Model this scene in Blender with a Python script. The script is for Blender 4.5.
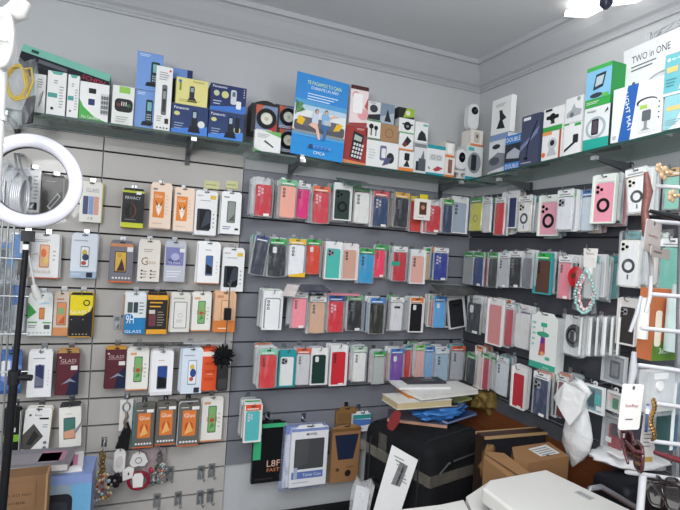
import bpy, bmesh, math, random
from mathutils import Vector, Matrix, Euler
random.seed(7)
for o in list(bpy.data.objects): bpy.data.objects.remove(o)
S = bpy.context.scene
COL = S.collection
# ------------------------------------------------------------ camera
H = 1.6
CY, CP, CR = -0.39568706, -0.01190788, 0.06519702
FPX = 500.08
def _basis():
    cy, sy, cp, sp, cr, sr = math.cos(CY), math.sin(CY), math.cos(CP), math.sin(CP), math.cos(CR), math.sin(CR)
    fw = Vector((-sy*cp, cy*cp, sp)); rt = Vector((cy, sy, 0)); up = rt.cross(fw)
    return cr*rt + sr*up, -sr*rt + cr*up, fw
RT, UP, FW = _basis()
cam_d = bpy.data.cameras.new('camera'); cam = bpy.data.objects.new('camera', cam_d); COL.objects.link(cam)
m = Matrix.Identity(4)
for i in range(3):
    m[i][0] = RT[i]; m[i][1] = UP[i]; m[i][2] = -FW[i]
m.translation = Vector((0, 0, H))
cam.matrix_world = m
cam_d.sensor_width = 36; cam_d.lens = 36*FPX/680; cam_d.clip_start = 0.02
S.camera = cam
# ------------------------------------------------------------ light
S.view_settings.view_transform = 'Standard'; S.view_settings.look = 'None'
S.view_settings.gamma = 1; S.view_settings.use_curve_mapping = False
S.view_settings.exposure = 0.88
S.cycles.transparent_max_bounces = 24
W = bpy.data.worlds.new('world'); S.world = W; W.use_nodes = True
W.node_tree.nodes['Background'].inputs[0].default_value = (0.8, 0.85, 0.9, 1)
W.node_tree.nodes['Background'].inputs[1].default_value = 0.25
def area(name, loc, sx, sy, power, col, rot=(0, 0, 0)):
    l = bpy.data.lights.new(name, 'AREA'); l.shape = 'RECTANGLE'; l.size = sx; l.size_y = sy
    l.energy = power; l.color = col
    o = bpy.data.objects.new(name, l); COL.objects.link(o); o.location = loc; o.rotation_euler = rot
    return o
def bulb(name, loc, r, power, col):
    l = bpy.data.lights.new(name, 'POINT'); l.shadow_soft_size = r; l.energy = power; l.color = col
    o = bpy.data.objects.new(name, l); COL.objects.link(o); o.location = loc
bulb('lamp_and_fill_light', (0.85, 0.8, 2.22), .12, 4, (0.98, .99, 1.0))
bulb('lamp_and_fill_light', (-0.6, -0.5, 1.9), .25, 44, (0.98, .99, 1.0))  # added fill with no fixture, brightens ceiling and upper walls
area('ceiling_tube_light', (0.2, 0.1, 2.36), 1.2, 0.5, 9, (0.97, 0.985, 1.0))
area('ceiling_tube_light', (-0.5, -0.9, 2.40), 1.6, 0.8, 12, (0.97, 0.985, 1.0))
# ------------------------------------------------------------ geometry of the view
def ray(px, py):
    return RT*((px-340)/FPX) + UP*((255-py)/FPX) + FW
def onY(px, py, y): d = ray(px, py); p = d*(y/d.y); p.z += H; return p
def onX(px, py, x): d = ray(px, py); p = d*(x/d.x); p.z += H; return p
def onZ(px, py, z): d = ray(px, py); p = d*((z-H)/d.z); p.z += H; return p
def pr(P):
    q = Vector(P) - Vector((0, 0, H)); w = q.dot(FW)
    return Vector((340+FPX*q.dot(RT)/w, 255-FPX*q.dot(UP)/w))
WL, WR = 2.0, 1.51
def place(side, px, py, d, w, h):
    """front plane at distance d off wall: returns centre, rotz, width, height in metres"""
    P = onY(px, py, WL-d) if side == 'L' else onX(px, py, WR-d)
    ex = Vector((.01, 0, 0)) if side == 'L' else Vector((0, -.01, 0))
    gx = (pr(P+ex)-pr(P-ex)).length/.02; gz = (pr(P+Vector((0, 0, .01)))-pr(P-Vector((0, 0, .01)))).length/.02
    return P, (0 if side == 'L' else -math.pi/2), w/gx, h/gz
# ------------------------------------------------------------ materials
MC = {}
def lin(c):
    c = c/255
    return c/12.92 if c <= .04045 else ((c+.055)/1.055)**2.4
def rgb(h): return (lin(int(h[0:2], 16)), lin(int(h[2:4], 16)), lin(int(h[4:6], 16)), 1)
def mat(h, rough=.5, metal=0., var=.08, scale=40, bump=0., coat=0.):
    k = (h, rough, metal, var, scale, bump, coat)
    if k in MC: return MC[k]
    m = bpy.data.materials.new('paint_'+h); m.use_nodes = True; nt = m.node_tree; b = nt.nodes['Principled BSDF']
    c = rgb(h)
    tc = nt.nodes.new('ShaderNodeTexCoord'); n = nt.nodes.new('ShaderNodeTexNoise'); n.inputs['Scale'].default_value = scale
    nt.links.new(tc.outputs['Object'], n.inputs['Vector'])
    r = nt.nodes.new('ShaderNodeMix'); r.data_type = 'RGBA'
    r.inputs[6].default_value = tuple(x*(1-var) for x in c[:3])+(1,); r.inputs[7].default_value = tuple(min(1, x*(1+var)) for x in c[:3])+(1,)
    nt.links.new(n.outputs['Fac'], r.inputs[0]); nt.links.new(r.outputs[2], b.inputs['Base Color'])
    b.inputs['Roughness'].default_value = rough; b.inputs['Metallic'].default_value = metal
    b.inputs['Specular IOR Level'].default_value = .22
    if coat: b.inputs['Coat Weight'].default_value = coat
    if bump:
        bp = nt.nodes.new('ShaderNodeBump'); bp.inputs['Strength'].default_value = bump; bp.inputs['Distance'].default_value = .01
        nt.links.new(n.outputs['Fac'], bp.inputs['Height']); nt.links.new(bp.outputs[0], b.inputs['Normal'])
    MC[k] = m; return m
def clear(h='dfe6ea', base=.10, hi=.45, scale=45, tag=''):
    k = ('clear', h, base, hi, scale)
    if k in MC: return MC[k]
    m = bpy.data.materials.new('clear_plastic'); m.use_nodes = True; nt = m.node_tree; b = nt.nodes['Principled BSDF']
    out = nt.nodes['Material Output']
    b.inputs['Base Color'].default_value = rgb(h); b.inputs['Roughness'].default_value = .18
    tc = nt.nodes.new('ShaderNodeTexCoord'); mp = nt.nodes.new('ShaderNodeMapping'); mp.inputs['Scale'].default_value = (1, 1, .35)
    n = nt.nodes.new('ShaderNodeTexNoise'); n.inputs['Scale'].default_value = scale; n.inputs['Detail'].default_value = 3
    nt.links.new(tc.outputs['Object'], mp.inputs[0]); nt.links.new(mp.outputs[0], n.inputs['Vector'])
    cr = nt.nodes.new('ShaderNodeMapRange'); cr.inputs[1].default_value = .5; cr.inputs[2].default_value = .72
    cr.inputs[3].default_value = base; cr.inputs[4].default_value = hi
    nt.links.new(n.outputs['Fac'], cr.inputs[0])
    lw = nt.nodes.new('ShaderNodeLayerWeight'); lw.inputs[0].default_value = .25
    ad = nt.nodes.new('ShaderNodeMath'); ad.operation = 'ADD'; ad.use_clamp = True
    ml = nt.nodes.new('ShaderNodeMath'); ml.operation = 'MULTIPLY'; ml.inputs[1].default_value = .22
    nt.links.new(lw.outputs['Facing'], ml.inputs[0]); nt.links.new(ml.outputs[0], ad.inputs[0]); nt.links.new(cr.outputs[0], ad.inputs[1])
    tr = nt.nodes.new('ShaderNodeBsdfTransparent'); mx = nt.nodes.new('ShaderNodeMixShader')
    nt.links.new(ad.outputs[0], mx.inputs[0]); nt.links.new(tr.outputs[0], mx.inputs[1]); nt.links.new(b.outputs[0], mx.inputs[2])
    nt.links.new(mx.outputs[0], out.inputs[0])
    bp = nt.nodes.new('ShaderNodeBump'); bp.inputs['Strength'].default_value = .7; bp.inputs['Distance'].default_value = .004
    nt.links.new(n.outputs['Fac'], bp.inputs['Height']); nt.links.new(bp.outputs[0], b.inputs['Normal'])
    MC[k] = m; return m
CLEAR = clear('dfe6ea', .06, .28, 50)
CLEARF = clear('eef2f4', .012, .16, 60)
SEAM = clear('dfe5e8', .34, .6, 40)
MILKY = clear('e6e9ea', .55, .8, 30)
def glass_shelf():
    m = bpy.data.materials.new('shelf_glass'); m.use_nodes = True; nt = m.node_tree; b = nt.nodes['Principled BSDF']
    b.inputs['Base Color'].default_value = rgb('b3bfbb'); b.inputs['Roughness'].default_value = .12
    tr = nt.nodes.new('ShaderNodeBsdfTransparent'); tr.inputs[0].default_value = rgb('e9f1ee')
    mx = nt.nodes.new('ShaderNodeMixShader'); mx.inputs[0].default_value = .24
    nt.links.new(tr.outputs[0], mx.inputs[1]); nt.links.new(b.outputs[0], mx.inputs[2])
    nt.links.new(mx.outputs[0], nt.nodes['Material Output'].inputs[0]); return m
CHROME = mat('b8bcc0', .25, 1.0); BLACK = mat('16171a', .45); WHITE = mat('cfcfcd', .4)
# ------------------------------------------------------------ mesh builder
class MB:
    def __init__(s): s.v = []; s.f = []; s.m = []; s.ms = []; s.sm = []
    def mi(s, m):
        if isinstance(m, str): m = mat(m)
        if m not in s.ms: s.ms.append(m)
        return s.ms.index(m)
    def add(s, vs, fs, m, smooth=False, M=None):
        b = len(s.v); k = s.mi(m)
        for v in vs:
            v = Vector(v); s.v.append(M @ v if M else v)
        for f in fs: s.f.append([b+i for i in f]); s.m.append(k); s.sm.append(smooth)
    def box(s, a, b, m, M=None, bev=0):
        if bev:
            x0, y0, z0 = a; x1, y1, z1 = b
            s.prism(rr(x0, z0, x1, z1, bev, 2), y0, y1, m, M=M); return
        x0, y0, z0 = a; x1, y1, z1 = b
        vs = [(x0,y0,z0),(x1,y0,z0),(x1,y1,z0),(x0,y1,z0),(x0,y0,z1),(x1,y0,z1),(x1,y1,z1),(x0,y1,z1)]
        s.add(vs, [(0,3,2,1),(4,5,6,7),(0,1,5,4),(1,2,6,5),(2,3,7,6),(3,0,4,7)], m, M=M)
    def prism(s, pts, y0, y1, m, M=None, bulge=0):
        """outline in xz, front at y0, back at y1 (y0<y1)"""
        n = len(pts)
        vs = [(x, y0, z) for x, z in pts]+[(x, y1, z) for x, z in pts]
        fs = [list(range(n)), list(range(2*n-1, n-1, -1))]+[(i, n+i, n+(i+1) % n, (i+1) % n) for i in range(n)]
        s.add(vs, fs, m, M=M)
    def flat(s, pts, y, m, M=None):
        s.add([(x, y, z) for x, z in pts], [list(range(len(pts)))], m, M=M)
    def ringp(s, cx, cz, r0, r1, y0, y1, m, n=24, M=None, sx=1):
        vs = []; fs = []
        for i in range(n):
            a = 2*math.pi*i/n; c, t = math.cos(a)*sx, math.sin(a)
            vs += [(cx+r0*c, y0, cz+r0*t), (cx+r1*c, y0, cz+r1*t), (cx+r1*c, y1, cz+r1*t), (cx+r0*c, y1, cz+r0*t)]
        for i in range(n):
            j = (i+1) % n
            for k in range(4): fs.append((4*i+k, 4*i+(k+1) % 4, 4*j+(k+1) % 4, 4*j+k))
        s.add(vs, fs, m, M=M)
    def tube(s, pts, r, m, n=8, M=None, closed=False):
        pts = [Vector(p) for p in pts]; N = len(pts); rs = r if isinstance(r, (list, tuple)) else [r]*N
        vs = []; fs = []; prev = None
        for i, p in enumerate(pts):
            if closed: t = pts[(i+1) % N]-pts[i-1]
            else: t = pts[min(i+1, N-1)]-pts[max(i-1, 0)]
            t.normalize()
            if prev is None:
                u = t.orthogonal().normalized()
            else:
                u = prev - t*prev.dot(t)
                u = u.normalized() if u.length > 1e-6 else t.orthogonal().normalized()
            prev = u; w = t.cross(u)
            for k in range(n):
                a = 2*math.pi*k/n; vs.append(p+(u*math.cos(a)+w*math.sin(a))*rs[i])
        for i in range(N-(0 if closed else 1)):
            j = (i+1) % N
            for k in range(n): fs.append((i*n+k, i*n+(k+1) % n, j*n+(k+1) % n, j*n+k))
        s.add(vs, fs, m, True, M)
        if not closed:
            s.add([vs[k] for k in range(n)], [list(range(n-1, -1, -1))], m, M=M); s.add([vs[(N-1)*n+k] for k in range(n)], [list(range(n))], m, M=M)
    def ball(s, c, r, m, n=8, M=None, sc=(1, 1, 1)):
        vs = []; fs = []; h = n//2+1
        for i in range(h+1):
            a = math.pi*i/h
            for k in range(n):
                b = 2*math.pi*k/n; vs.append((c[0]+r*sc[0]*math.sin(a)*math.cos(b), c[1]+r*sc[1]*math.sin(a)*math.sin(b), c[2]+r*sc[2]*math.cos(a)))
        for i in range(h):
            for k in range(n): fs.append((i*n+k, (i+1)*n+k, (i+1)*n+(k+1) % n, i*n+(k+1) % n))
        s.add(vs, fs, m, True, M)
    def text(s, t, cx, cz, w, h, y, m, rot=0, M=None):
        """text fitted in a w x h box, on plane y facing -y"""
        vs, fs, bw, bh, ox, oz = glyphs(t)
        k1, k2 = w/bw, h/bh; c, n = math.cos(rot), math.sin(rot); out = []
        for x, z in vs:
            X, Z = (x-ox-bw/2)*k1, (z-oz-bh/2)*k2
            out.append((cx+X*c-Z*n, y, cz+X*n+Z*c))
        s.add(out, fs, m, M=M)
    def build(s, name, parent=None, loc=None, rot=None):
        me = bpy.data.meshes.new(name); me.from_pydata([tuple(v) for v in s.v], [], s.f)
        for m_ in s.ms: me.materials.append(m_)
        me.polygons.foreach_set('material_index', s.m); me.polygons.foreach_set('use_smooth', s.sm); me.update()
        o = bpy.data.objects.new(name, me); COL.objects.link(o)
        if parent: o.parent = parent
        if loc is not None: o.location = loc
        if rot is not None: o.rotation_euler = rot
        return o
GL = {}
def glyphs(t):
    if t in GL: return GL[t]
    cu = bpy.data.curves.new('lettering', 'FONT'); cu.body = t; cu.resolution_u = 2
    ob = bpy.data.objects.new('lettering', cu); COL.objects.link(ob)
    dg = bpy.context.evaluated_depsgraph_get(); e = ob.evaluated_get(dg); me = e.to_mesh()
    vs = [(v.co.x, v.co.y) for v in me.vertices]; fs = [tuple(p.vertices) for p in me.polygons]
    e.to_mesh_clear(); bpy.data.objects.remove(ob); bpy.data.curves.remove(cu)
    xs = [v[0] for v in vs]; zs = [v[1] for v in vs]
    GL[t] = (vs, fs, max(xs)-min(xs), max(zs)-min(zs), min(xs), min(zs)); return GL[t]
def rr(x0, z0, x1, z1, r, n=4):
    r = min(r, (x1-x0)/2.01, (z1-z0)/2.01); p = []
    for cx, cz, a0 in ((x1-r, z0+r, -90), (x1-r, z1-r, 0), (x0+r, z1-r, 90), (x0+r, z0+r, 180)):
        for i in range(n+1):
            a = math.radians(a0+90*i/n); p.append((cx+r*math.cos(a), cz+r*math.sin(a)))
    return p
def ell(cx, cz, rx, rz, n=20): return [(cx+rx*math.cos(2*math.pi*i/n), cz+rz*math.sin(2*math.pi*i/n)) for i in range(n)]
def tag(o, label, cat, group=None, kind=None):
    o['label'] = label; o['category'] = cat
    if group: o['group'] = group
    if kind: o['kind'] = kind
    return o
def struct(o): o['kind'] = 'structure'; return o
def empty(name, loc, rz=0, ry=0):
    o = bpy.data.objects.new(name, None); o.empty_display_size = .02; COL.objects.link(o); o.location = loc; o.rotation_euler = (0, ry, rz); return o
# printed designs: list of shapes in unit face coordinates (u right, v up)
def draw(mb, des, w, h, y, M=None, x0=None, z0=None):
    """face centred at 0 in x, from 0 to h in z, at plane y"""
    k = 0
    X = lambda u: (u-.5)*w
    Z = lambda v: v*h
    for s_ in des:
        k += 1; yy = y-.0003*k; t = s_[0]
        if t == 'r': mb.flat([(X(s_[1]), Z(s_[2])), (X(s_[3]), Z(s_[2])), (X(s_[3]), Z(s_[4])), (X(s_[1]), Z(s_[4]))], yy, s_[5], M)
        elif t == 'q': mb.flat(rr(X(s_[1]), Z(s_[2]), X(s_[3]), Z(s_[4]), (s_[6] if len(s_) > 6 else .12)*w, 3), yy, s_[5], M)
        elif t == 'e': mb.flat(ell(X(s_[1]), Z(s_[2]), s_[3]*w, (s_[4]*h if s_[4] else s_[3]*w)), yy, s_[5], M)
        elif t == 'o': mb.ringp(X(s_[1]), Z(s_[2]), s_[3]*w, s_[4]*w, yy, yy+.0002, s_[5], M=M)
        elif t == 'p': mb.flat([(X(a), Z(b)) for a, b in s_[1]], yy, s_[2], M)
        elif t == 't': mb.text(s_[1], X(s_[2]), Z(s_[3]), s_[4]*w, s_[5]*h, yy, s_[6], (s_[7] if len(s_) > 7 else 0), M)
        elif t == 'l':   # lines of small print
            n_ = s_[6]
            for i in range(n_):
                zz = s_[2]+(s_[4]-s_[2])*(i+.3)/n_; ww = s_[1]+(s_[3]-s_[1])*(.7+.3*((i*37) % 5)/5)
                mb.flat([(X(s_[1]), Z(zz)), (X(ww), Z(zz)), (X(ww), Z(zz+(s_[4]-s_[2])*.35/n_)), (X(s_[1]), Z(zz+(s_[4]-s_[2])*.35/n_))], yy, s_[5], M)
def ph(u0, v0, u1, v1, c, c2=None, edge='1b1c20'):
    """a phone printed on a box"""
    r = [('q', u0, v0, u1, v1, edge, .06), ('q', u0+.02, v0+.012, u1-.02, v1-.012, c, .05)]
    if c2: r.append(('p', [(u0+.02, v0+.05), (u1-.02, v0+(v1-v0)*.5), (u1-.02, v1-.05), (u0+.1*(u1-u0)+.02, v0+(v1-v0)*.7)], c2))
    r.append(('q', (u0+u1)/2-.05, v1-.05, (u0+u1)/2+.05, v1-.03, edge, .02))
    return r
# ============================================================ SETTING
PAINT = mat('bfc1c3', .75, var=.03, scale=6, bump=.05)
def boards(name, x0, x1, zs, th, col, side, gap=.0065):
    mb = MB()
    for i in range(len(zs)-1):
        a, b = zs[i]+gap/2, zs[i+1]-gap/2
        if side == 'L': mb.box((x0, WL, a), (x1, WL+th, b), col)
        else: mb.box((WR, x0, a), (WR+th, x1, b), col)
    # groove bottoms
    if side == 'L': mb.box((x0, WL+th-.002, zs[0]), (x1, WL+th+.004, zs[-1]), mat('29292b', .8))
    else: mb.box((WR+th-.002, x0, zs[0]), (WR+th+.004, x1, zs[-1]), mat('29292b', .8))
    return struct(mb.build(name))
# room shell
mb = MB(); mb.box((-1.9, WL+.016, 0), (WR+.016, WL+.12, 2.55), PAINT); struct(mb.build('wall_left'))
mb = MB(); mb.box((WR+.016, -1.9, 0), (WR+.12, WL+.12, 2.55), PAINT); struct(mb.build('wall_right'))
mb = MB(); mb.box((-1.9, -2.0, 0), (WR+.12, -1.9, 2.55), PAINT); struct(mb.build('wall_back'))
mb = MB(); mb.box((-2.0, -2.0, 0), (-1.9, WL+.12, 2.55), PAINT); struct(mb.build('wall_far'))
mb = MB(); mb.box((-2.0, -2.0, -.1), (WR+.12, WL+.12, 0), mat('6b6762', .5, var=.15, scale=5)); struct(mb.build('floor'))
mb = MB(); mb.box((-2.0, -2.0, 2.52), (WR+.12, WL+.12, 2.62), mat('d6d8db', .8, var=.02, scale=5)); struct(mb.build('ceiling'))
# cornice: stepped cove along both walls
def cornice(name, side):
    prof = [(0, 0), (.008, 0), (.012, .008), (.006, .014), (.012, .022), (.024, .03), (.05, .062), (.066, .085), (.078, .098), (.09, .1), (.09, .12), (0, .12)]
    mb = MB(); n = len(prof); vs = []
    for e in (0, 1):
        for d, z in prof:
            if side == 'L': vs.append(((-1.9 if e == 0 else WR+.016-d), WL+.016-d, 2.4+z))
            else: vs.append((WR+.016-d, (WL+.016-d if e == 0 else -1.9), 2.4+z))
    fs = [(i, (i+1) % n, n+(i+1) % n, n+i) for i in range(n)]+[list(range(n)), list(range(2*n-1, n-1, -1))]
    mb.add(vs, fs, mat('b6b8bb', .7, var=.02)); return struct(mb.build(name))
cornice('trim_1', 'L'); cornice('trim_2', 'R')
G = lambda k: 1.6-.1*k+.0
zz = [H+.1*k+.0 for k in range(-12, 3)]+[H+.296]
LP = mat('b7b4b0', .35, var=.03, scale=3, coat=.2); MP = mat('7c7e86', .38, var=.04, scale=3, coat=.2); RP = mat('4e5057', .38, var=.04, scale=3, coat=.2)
zzl = zz+[H+.35]
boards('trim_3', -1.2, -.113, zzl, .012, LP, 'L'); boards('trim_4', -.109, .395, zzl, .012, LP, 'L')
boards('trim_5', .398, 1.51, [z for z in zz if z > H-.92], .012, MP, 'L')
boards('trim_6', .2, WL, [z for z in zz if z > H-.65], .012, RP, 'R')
# pale edge strip of the left panel, aluminium bottom rail and wood panelling on the right wall
mb = MB(); mb.box((WR-.006, .2, H-.66), (WR+.014, WL, H-.605), mat('6d7077', .35, .3)); struct(mb.build('trim_7'))
def woodmat(h, h2):
    m = bpy.data.materials.new('wood'); m.use_nodes = True; nt = m.node_tree; b = nt.nodes['Principled BSDF']
    tc = nt.nodes.new('ShaderNodeTexCoord'); mp = nt.nodes.new('ShaderNodeMapping'); mp.inputs['Scale'].default_value = (2, 2, 14)
    n = nt.nodes.new('ShaderNodeTexNoise'); n.inputs['Scale'].default_value = 4; n.inputs['Detail'].default_value = 5; n.inputs['Distortion'].default_value = 1
    r = nt.nodes.new('ShaderNodeMix'); r.data_type = 'RGBA'; r.inputs[6].default_value = rgb(h); r.inputs[7].default_value = rgb(h2)
    nt.links.new(tc.outputs['Object'], mp.inputs[0]); nt.links.new(mp.outputs[0], n.inputs['Vector']); nt.links.new(n.outputs['Fac'], r.inputs[0]); nt.links.new(r.outputs[2], b.inputs['Base Color'])
    b.inputs['Roughness'].default_value = .4; return m
WOOD = woodmat('6b3c22', '8d5431')
mb = MB(); mb.box((WR-.002, .2, .3), (WR+.014, WL, H-.662), WOOD); struct(mb.build('trim_8'))
# glass shelves
GS = glass_shelf(); GE = mat('2f4a44', .2)
def shelf(lab, a, b, front, z, side, z2=None):
    e = empty('glass_shelf', (a, WL, z) if side == 'L' else (WR, a, z))
    mb = MB(); me = MB(); z2 = z if z2 is None else z2
    if side == 'L':
        D = front-WL
        mb.add([(0,-.002,-.008),(b-a,-.002,-.008),(b-a,D,-.008),(0,D,-.008),(0,-.002,0),(b-a,-.002,0),(b-a,D,0),(0,D,0)], [(0,1,2,3),(7,6,5,4),(0,4,5,1),(1,5,6,2),(2,6,7,3),(3,7,4,0)], GS)
        me.box((0, D-.002, -.008), (b-a, D-.0002, 0), GE)
    else:
        D = front-WR; dz = z2-z
        mb.add([(-.002,0,-.008),(-.002,b-a,dz-.008),(D,b-a,dz-.008),(D,0,-.008),(-.002,0,0),(-.002,b-a,dz),(D,b-a,dz),(D,0,0)], [(0,1,2,3),(7,6,5,4),(0,4,5,1),(1,5,6,2),(2,6,7,3),(3,7,4,0)], GS)
        me.add([(D-.002,0,-.008),(D-.002,b-a,dz-.008),(D-.0002,b-a,dz-.008),(D-.0002,0,-.008),(D-.002,0,0),(D-.002,b-a,dz),(D-.0002,b-a,dz),(D-.0002,0,0)], [(0,1,2,3),(7,6,5,4),(0,4,5,1),(1,5,6,2),(2,6,7,3),(3,7,4,0)], GE)
    mb.build('shelf_pane', e); me.build('polished_edge', e); tag(e, lab, 'shelf', 'glass shelves under the ceiling'); return e
ZL, ZM = H+.36, H+.342
ZR = lambda y: H+.338+(1.65-y)*.05
shelf('greenish glass shelf over the white panel at the left, holding the phone boxes', -.8, .385, 1.80, ZL, 'L')
shelf('glass shelf over the grey panel, under the blue poster and speakers', .40, 1.505, 1.83, ZM, 'L')
shelf('glass shelf on the right wall under the blue and white LIGHT MAT box', 1.80, .5, 1.31, ZR(1.8)-.0, 'R', ZR(.5))
def bracket(px, py, side, lab, chrome=True):
    if side == 'L': P = onY(px, py, WL); rz = 0
    else: P = onX(px, py, WR); rz = -math.pi/2
    z = (ZL if px < 245 else ZM) if side == 'L' else ZR(P.y)-.006
    P.z = z-.0085
    e = empty('shelf_bracket', P, rz)
    mb = MB(); mb.prism([(-.008, -.07), (.008, -.07), (.008, 0), (-.008, 0)], -.012, 0, mat('4c4e52', .4, .4)); mb.build('wall_plate', e)
    mb = MB(); mb.add([(-.004, -.012, -.034), (.004, -.012, -.034), (.005, -.15, -.012), (-.005, -.15, -.012), (-.005, -.012, -.003), (.005, -.012, -.003), (.005, -.15, -.003), (-.005, -.15, -.003)],
        [(0,1,2,3),(7,6,5,4),(0,4,5,1),(1,5,6,2),(2,6,7,3),(3,7,4,0)], mat('6d7074', .35, .5)); mb.build('arm', e)
    mb = MB(); mb.box((-.009, -.176 if px > 245 or side == 'R' else -.206, -.012), (.009, -.160 if px > 245 or side == 'R' else -.19, .0), mat('d8dadb', .3, .6)); mb.build('end_clip', e)
    tag(e, lab, 'bracket', 'shelf brackets')
bracket(188, 146, 'L', 'dark shelf bracket with chrome clip under the blue cordless phone boxes')
bracket(290, 166, 'L', 'dark shelf bracket with white clip below the blue poster')
bracket(440, 184, 'L', 'dark shelf bracket below the white security camera near the corner')
bracket(532, 178, 'R', 'dark shelf bracket on the right wall below the grey lamp box')
bracket(632, 158, 'R', 'dark shelf bracket on the right wall below the light mat box')
bracket(18, 130, 'L', 'dark shelf bracket at the far left under the bag with yellow cable')

# ============================================================ BOXES ON THE SHELVES
def carton(name, label, cat, side, x0, y0, x1, y1, d, body, des, base=None, depth=.07, ry=0, rz=0, sidecol=None, sides=None, group=None, topz=None):
    """a printed carton; pixel frame of its front face; base = height it stands on"""
    P, r, w, h = place(side, (x0+x1)/2, (y0+y1)/2, d, x1-x0, y1-y0)
    bz = P.z-h/2 if base is None else base
    tz = P.z+h/2; h = tz-bz
    mb = MB()
    sc = sidecol or body
    hw = w/2; vs = [(-hw,0,0),(hw,0,0),(hw,depth,0),(-hw,depth,0),(-hw,0,h),(hw,0,h),(hw,depth,h),(-hw,depth,h)]
    B = mat(body, .4, var=.04)
    mb.add(vs, [(0,1,5,4)], B); mb.add(vs, [(0,3,2,1),(4,5,6,7),(1,2,6,5),(2,3,7,6),(3,0,4,7)], mat(sc, .4, var=.04))
    # folded lid seam and tuck flap line on top
    mb.flat([(-hw, h-.0008), (hw, h-.0008), (hw, h), (-hw, h)], -.0001, mat('8f9194', .6))
    draw(mb, des, w, h, 0)
    o = mb.build(name, None, (P.x, P.y, bz), (0, ry, r+rz))
    tag(o, label, cat, group); return tz+.001
W_, B_ = 'e4e5e4', '1d1e22'
# --- left shelf
z = ZL
carton('cable_box', 'white slim box with grey angled print beside the yellow cable bag', 'box', 'L', 33, 74, 45.5, 109, .17, W_, [('r',0,0,.12,1,'7fb5a5'),('l',.3,.65,.8,.9,'888888',4),('p',[(.4,.15),(.75,.3),(.85,.6),(.55,.5)],'b9bdbf'),('p',[(.5,.2),(.55,.2),(.85,.58),(.8,.6)],'44464a')], z)
for (a, b, c_, lab) in ((47, 71.5, 66, 'white adapter box with teal band, wider one left of the green cornered box'), (67.5, 75, 79, 'narrow white adapter box with teal band tucked beside the green cornered box')):
    zt = carton('adapter_box', lab, 'box', 'L', a, b, c_, 112.5, .17, W_, [('p',[(.3,.93),(.7,.93),(.85,1),(.15,1)],'62a79d'),('r',.05,.42,.55,.52,'4f9c98'),('e',.3,.18,.09,0,'35373b'),('l',.65,.2,.9,.7,'9aa0a2',8),('l',.35,.72,.6,.82,'777777',2)], z)
carton('calculator_box', 'white box with curved green corner and printed keypad', 'box', 'L', 79.5, 83, 109, 117, .175, W_, [('p',[(0,.55),(.15,.36),(.5,.15),(1,.02),(1,0),(0,0)],'4aa84c'),('q',.3,.72,.55,.85,B_,.02),('q',.3,.42,.52,.58,'2a3a66',.02),('r',.72,.2,1,.75,'c9cccd')]+[('q',.74+.085*i,.24+.12*j,.81+.085*i,.33+.12*j,'6d7073',.01) for i in range(3) for j in range(4)]+[('t','Mini Calculator',.4,.1,.6,.08,'e8f2e8')], z)
carton('gamepad_box', 'white box with green top printed with a black gamepad', 'box', 'L', 112, 86, 134, 123.5, .175, 'dfe2dd', [('r',.3,.82,.8,.98,'8fc25a'),('q',.12,.35,.95,.68,'25272b',.2),('e',.3,.52,.09,0,'77333a'),('e',.76,.52,.09,0,'3f6b3f')]+[('r',.42+.1*i,.5,.46+.1*i,.6,'d8d8d8') for i in range(3)]+[('l',.2,.08,.8,.25,'a5a8a8',3)], z, sidecol='202124')
BLUEP = '7499d4'
def phonebox(v=0): return [('l',.1,.88,.6,.96,'cfe0f4',2),('p',[(.35,.12),(.85,.12),(.95,.2),(.8,.26),(.4,.22)],'1c2126'),('q',.55,.2,.88,.78,'2a3b42',.06),('q',.62,.5,.83,.72,'7fb3b8',.02)]+[('r',.61+.08*i,.26+.06*j,.66+.08*i,.29+.06*j,'b9c7c8') for i in range(3) for j in range(3)]
zt = carton('cordless_phone_box', 'blue box printed with a black desk phone, under its twin', 'box', 'L', 134.5, 90.5, 155, 128, .16, BLUEP, phonebox(), z)
carton('cordless_phone_box', 'blue box printed with a black desk phone, topmost at the left', 'box', 'L', 136.5, 53, 163, 90.5, .16, BLUEP, phonebox(), zt, sidecol='2b3358')
carton('torch_box', 'tall narrow white box printed with a long grey torch', 'box', 'L', 155, 66.5, 171.5, 130.5, .185, W_, [('q',.4,.25,.72,.72,'6a6d72',.1),('q',.46,.3,.66,.66,'3a3c40',.05),('q',.48,.5,.64,.62,'8f9295',.03),('l',.2,.78,.85,.92,'8a8d90',4),('e',.85,.94,.07,0,'cc3333'),('l',.15,.14,.5,.24,'9a9d90',3),('r',.65,.12,.88,.2,'333333')]+[('e',.22+.2*i,.05,.05,0,B_) for i in range(4)], z, depth=.05)
carton('cordless_phone_box', 'blue box with dark edge half hidden behind the yellow box', 'box', 'L', 170, 69, 192, 108, .11, '6a8ecb', [('r',.75,0,1,1,'2b3358'),('q',.1,.1,.45,.85,'1d2a2c',.1)], z+.0)
pan = lambda t, c1, c2: [('p',[(0,0),(1,0),(1,.35),(0,.15)],c2),('t',t,.26,.88,.4,.09,'e6ecf5'),('e',.14,.68,.08,.07,'c9c78a'),('q',.55,.25,.7,.85,'22262c',.04),('q',.58,.6,.67,.8,'9fb0bd',.02),('p',[(.45,.1),(.8,.1),(.75,.3),(.5,.3)],'1a1c20'),('e',.82,.4,.1,0,c1),('l',.08,.15,.35,.4,'93a5c4',3)]
za = carton('cordless_phone_box', 'dark blue cordless phone box under the yellow box', 'box', 'L', 171.5, 105.5, 208, 136, .185, '2a3c68', pan('Panasonic', 'd9dbd8', '4a7fd0'), z, depth=.09)
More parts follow.
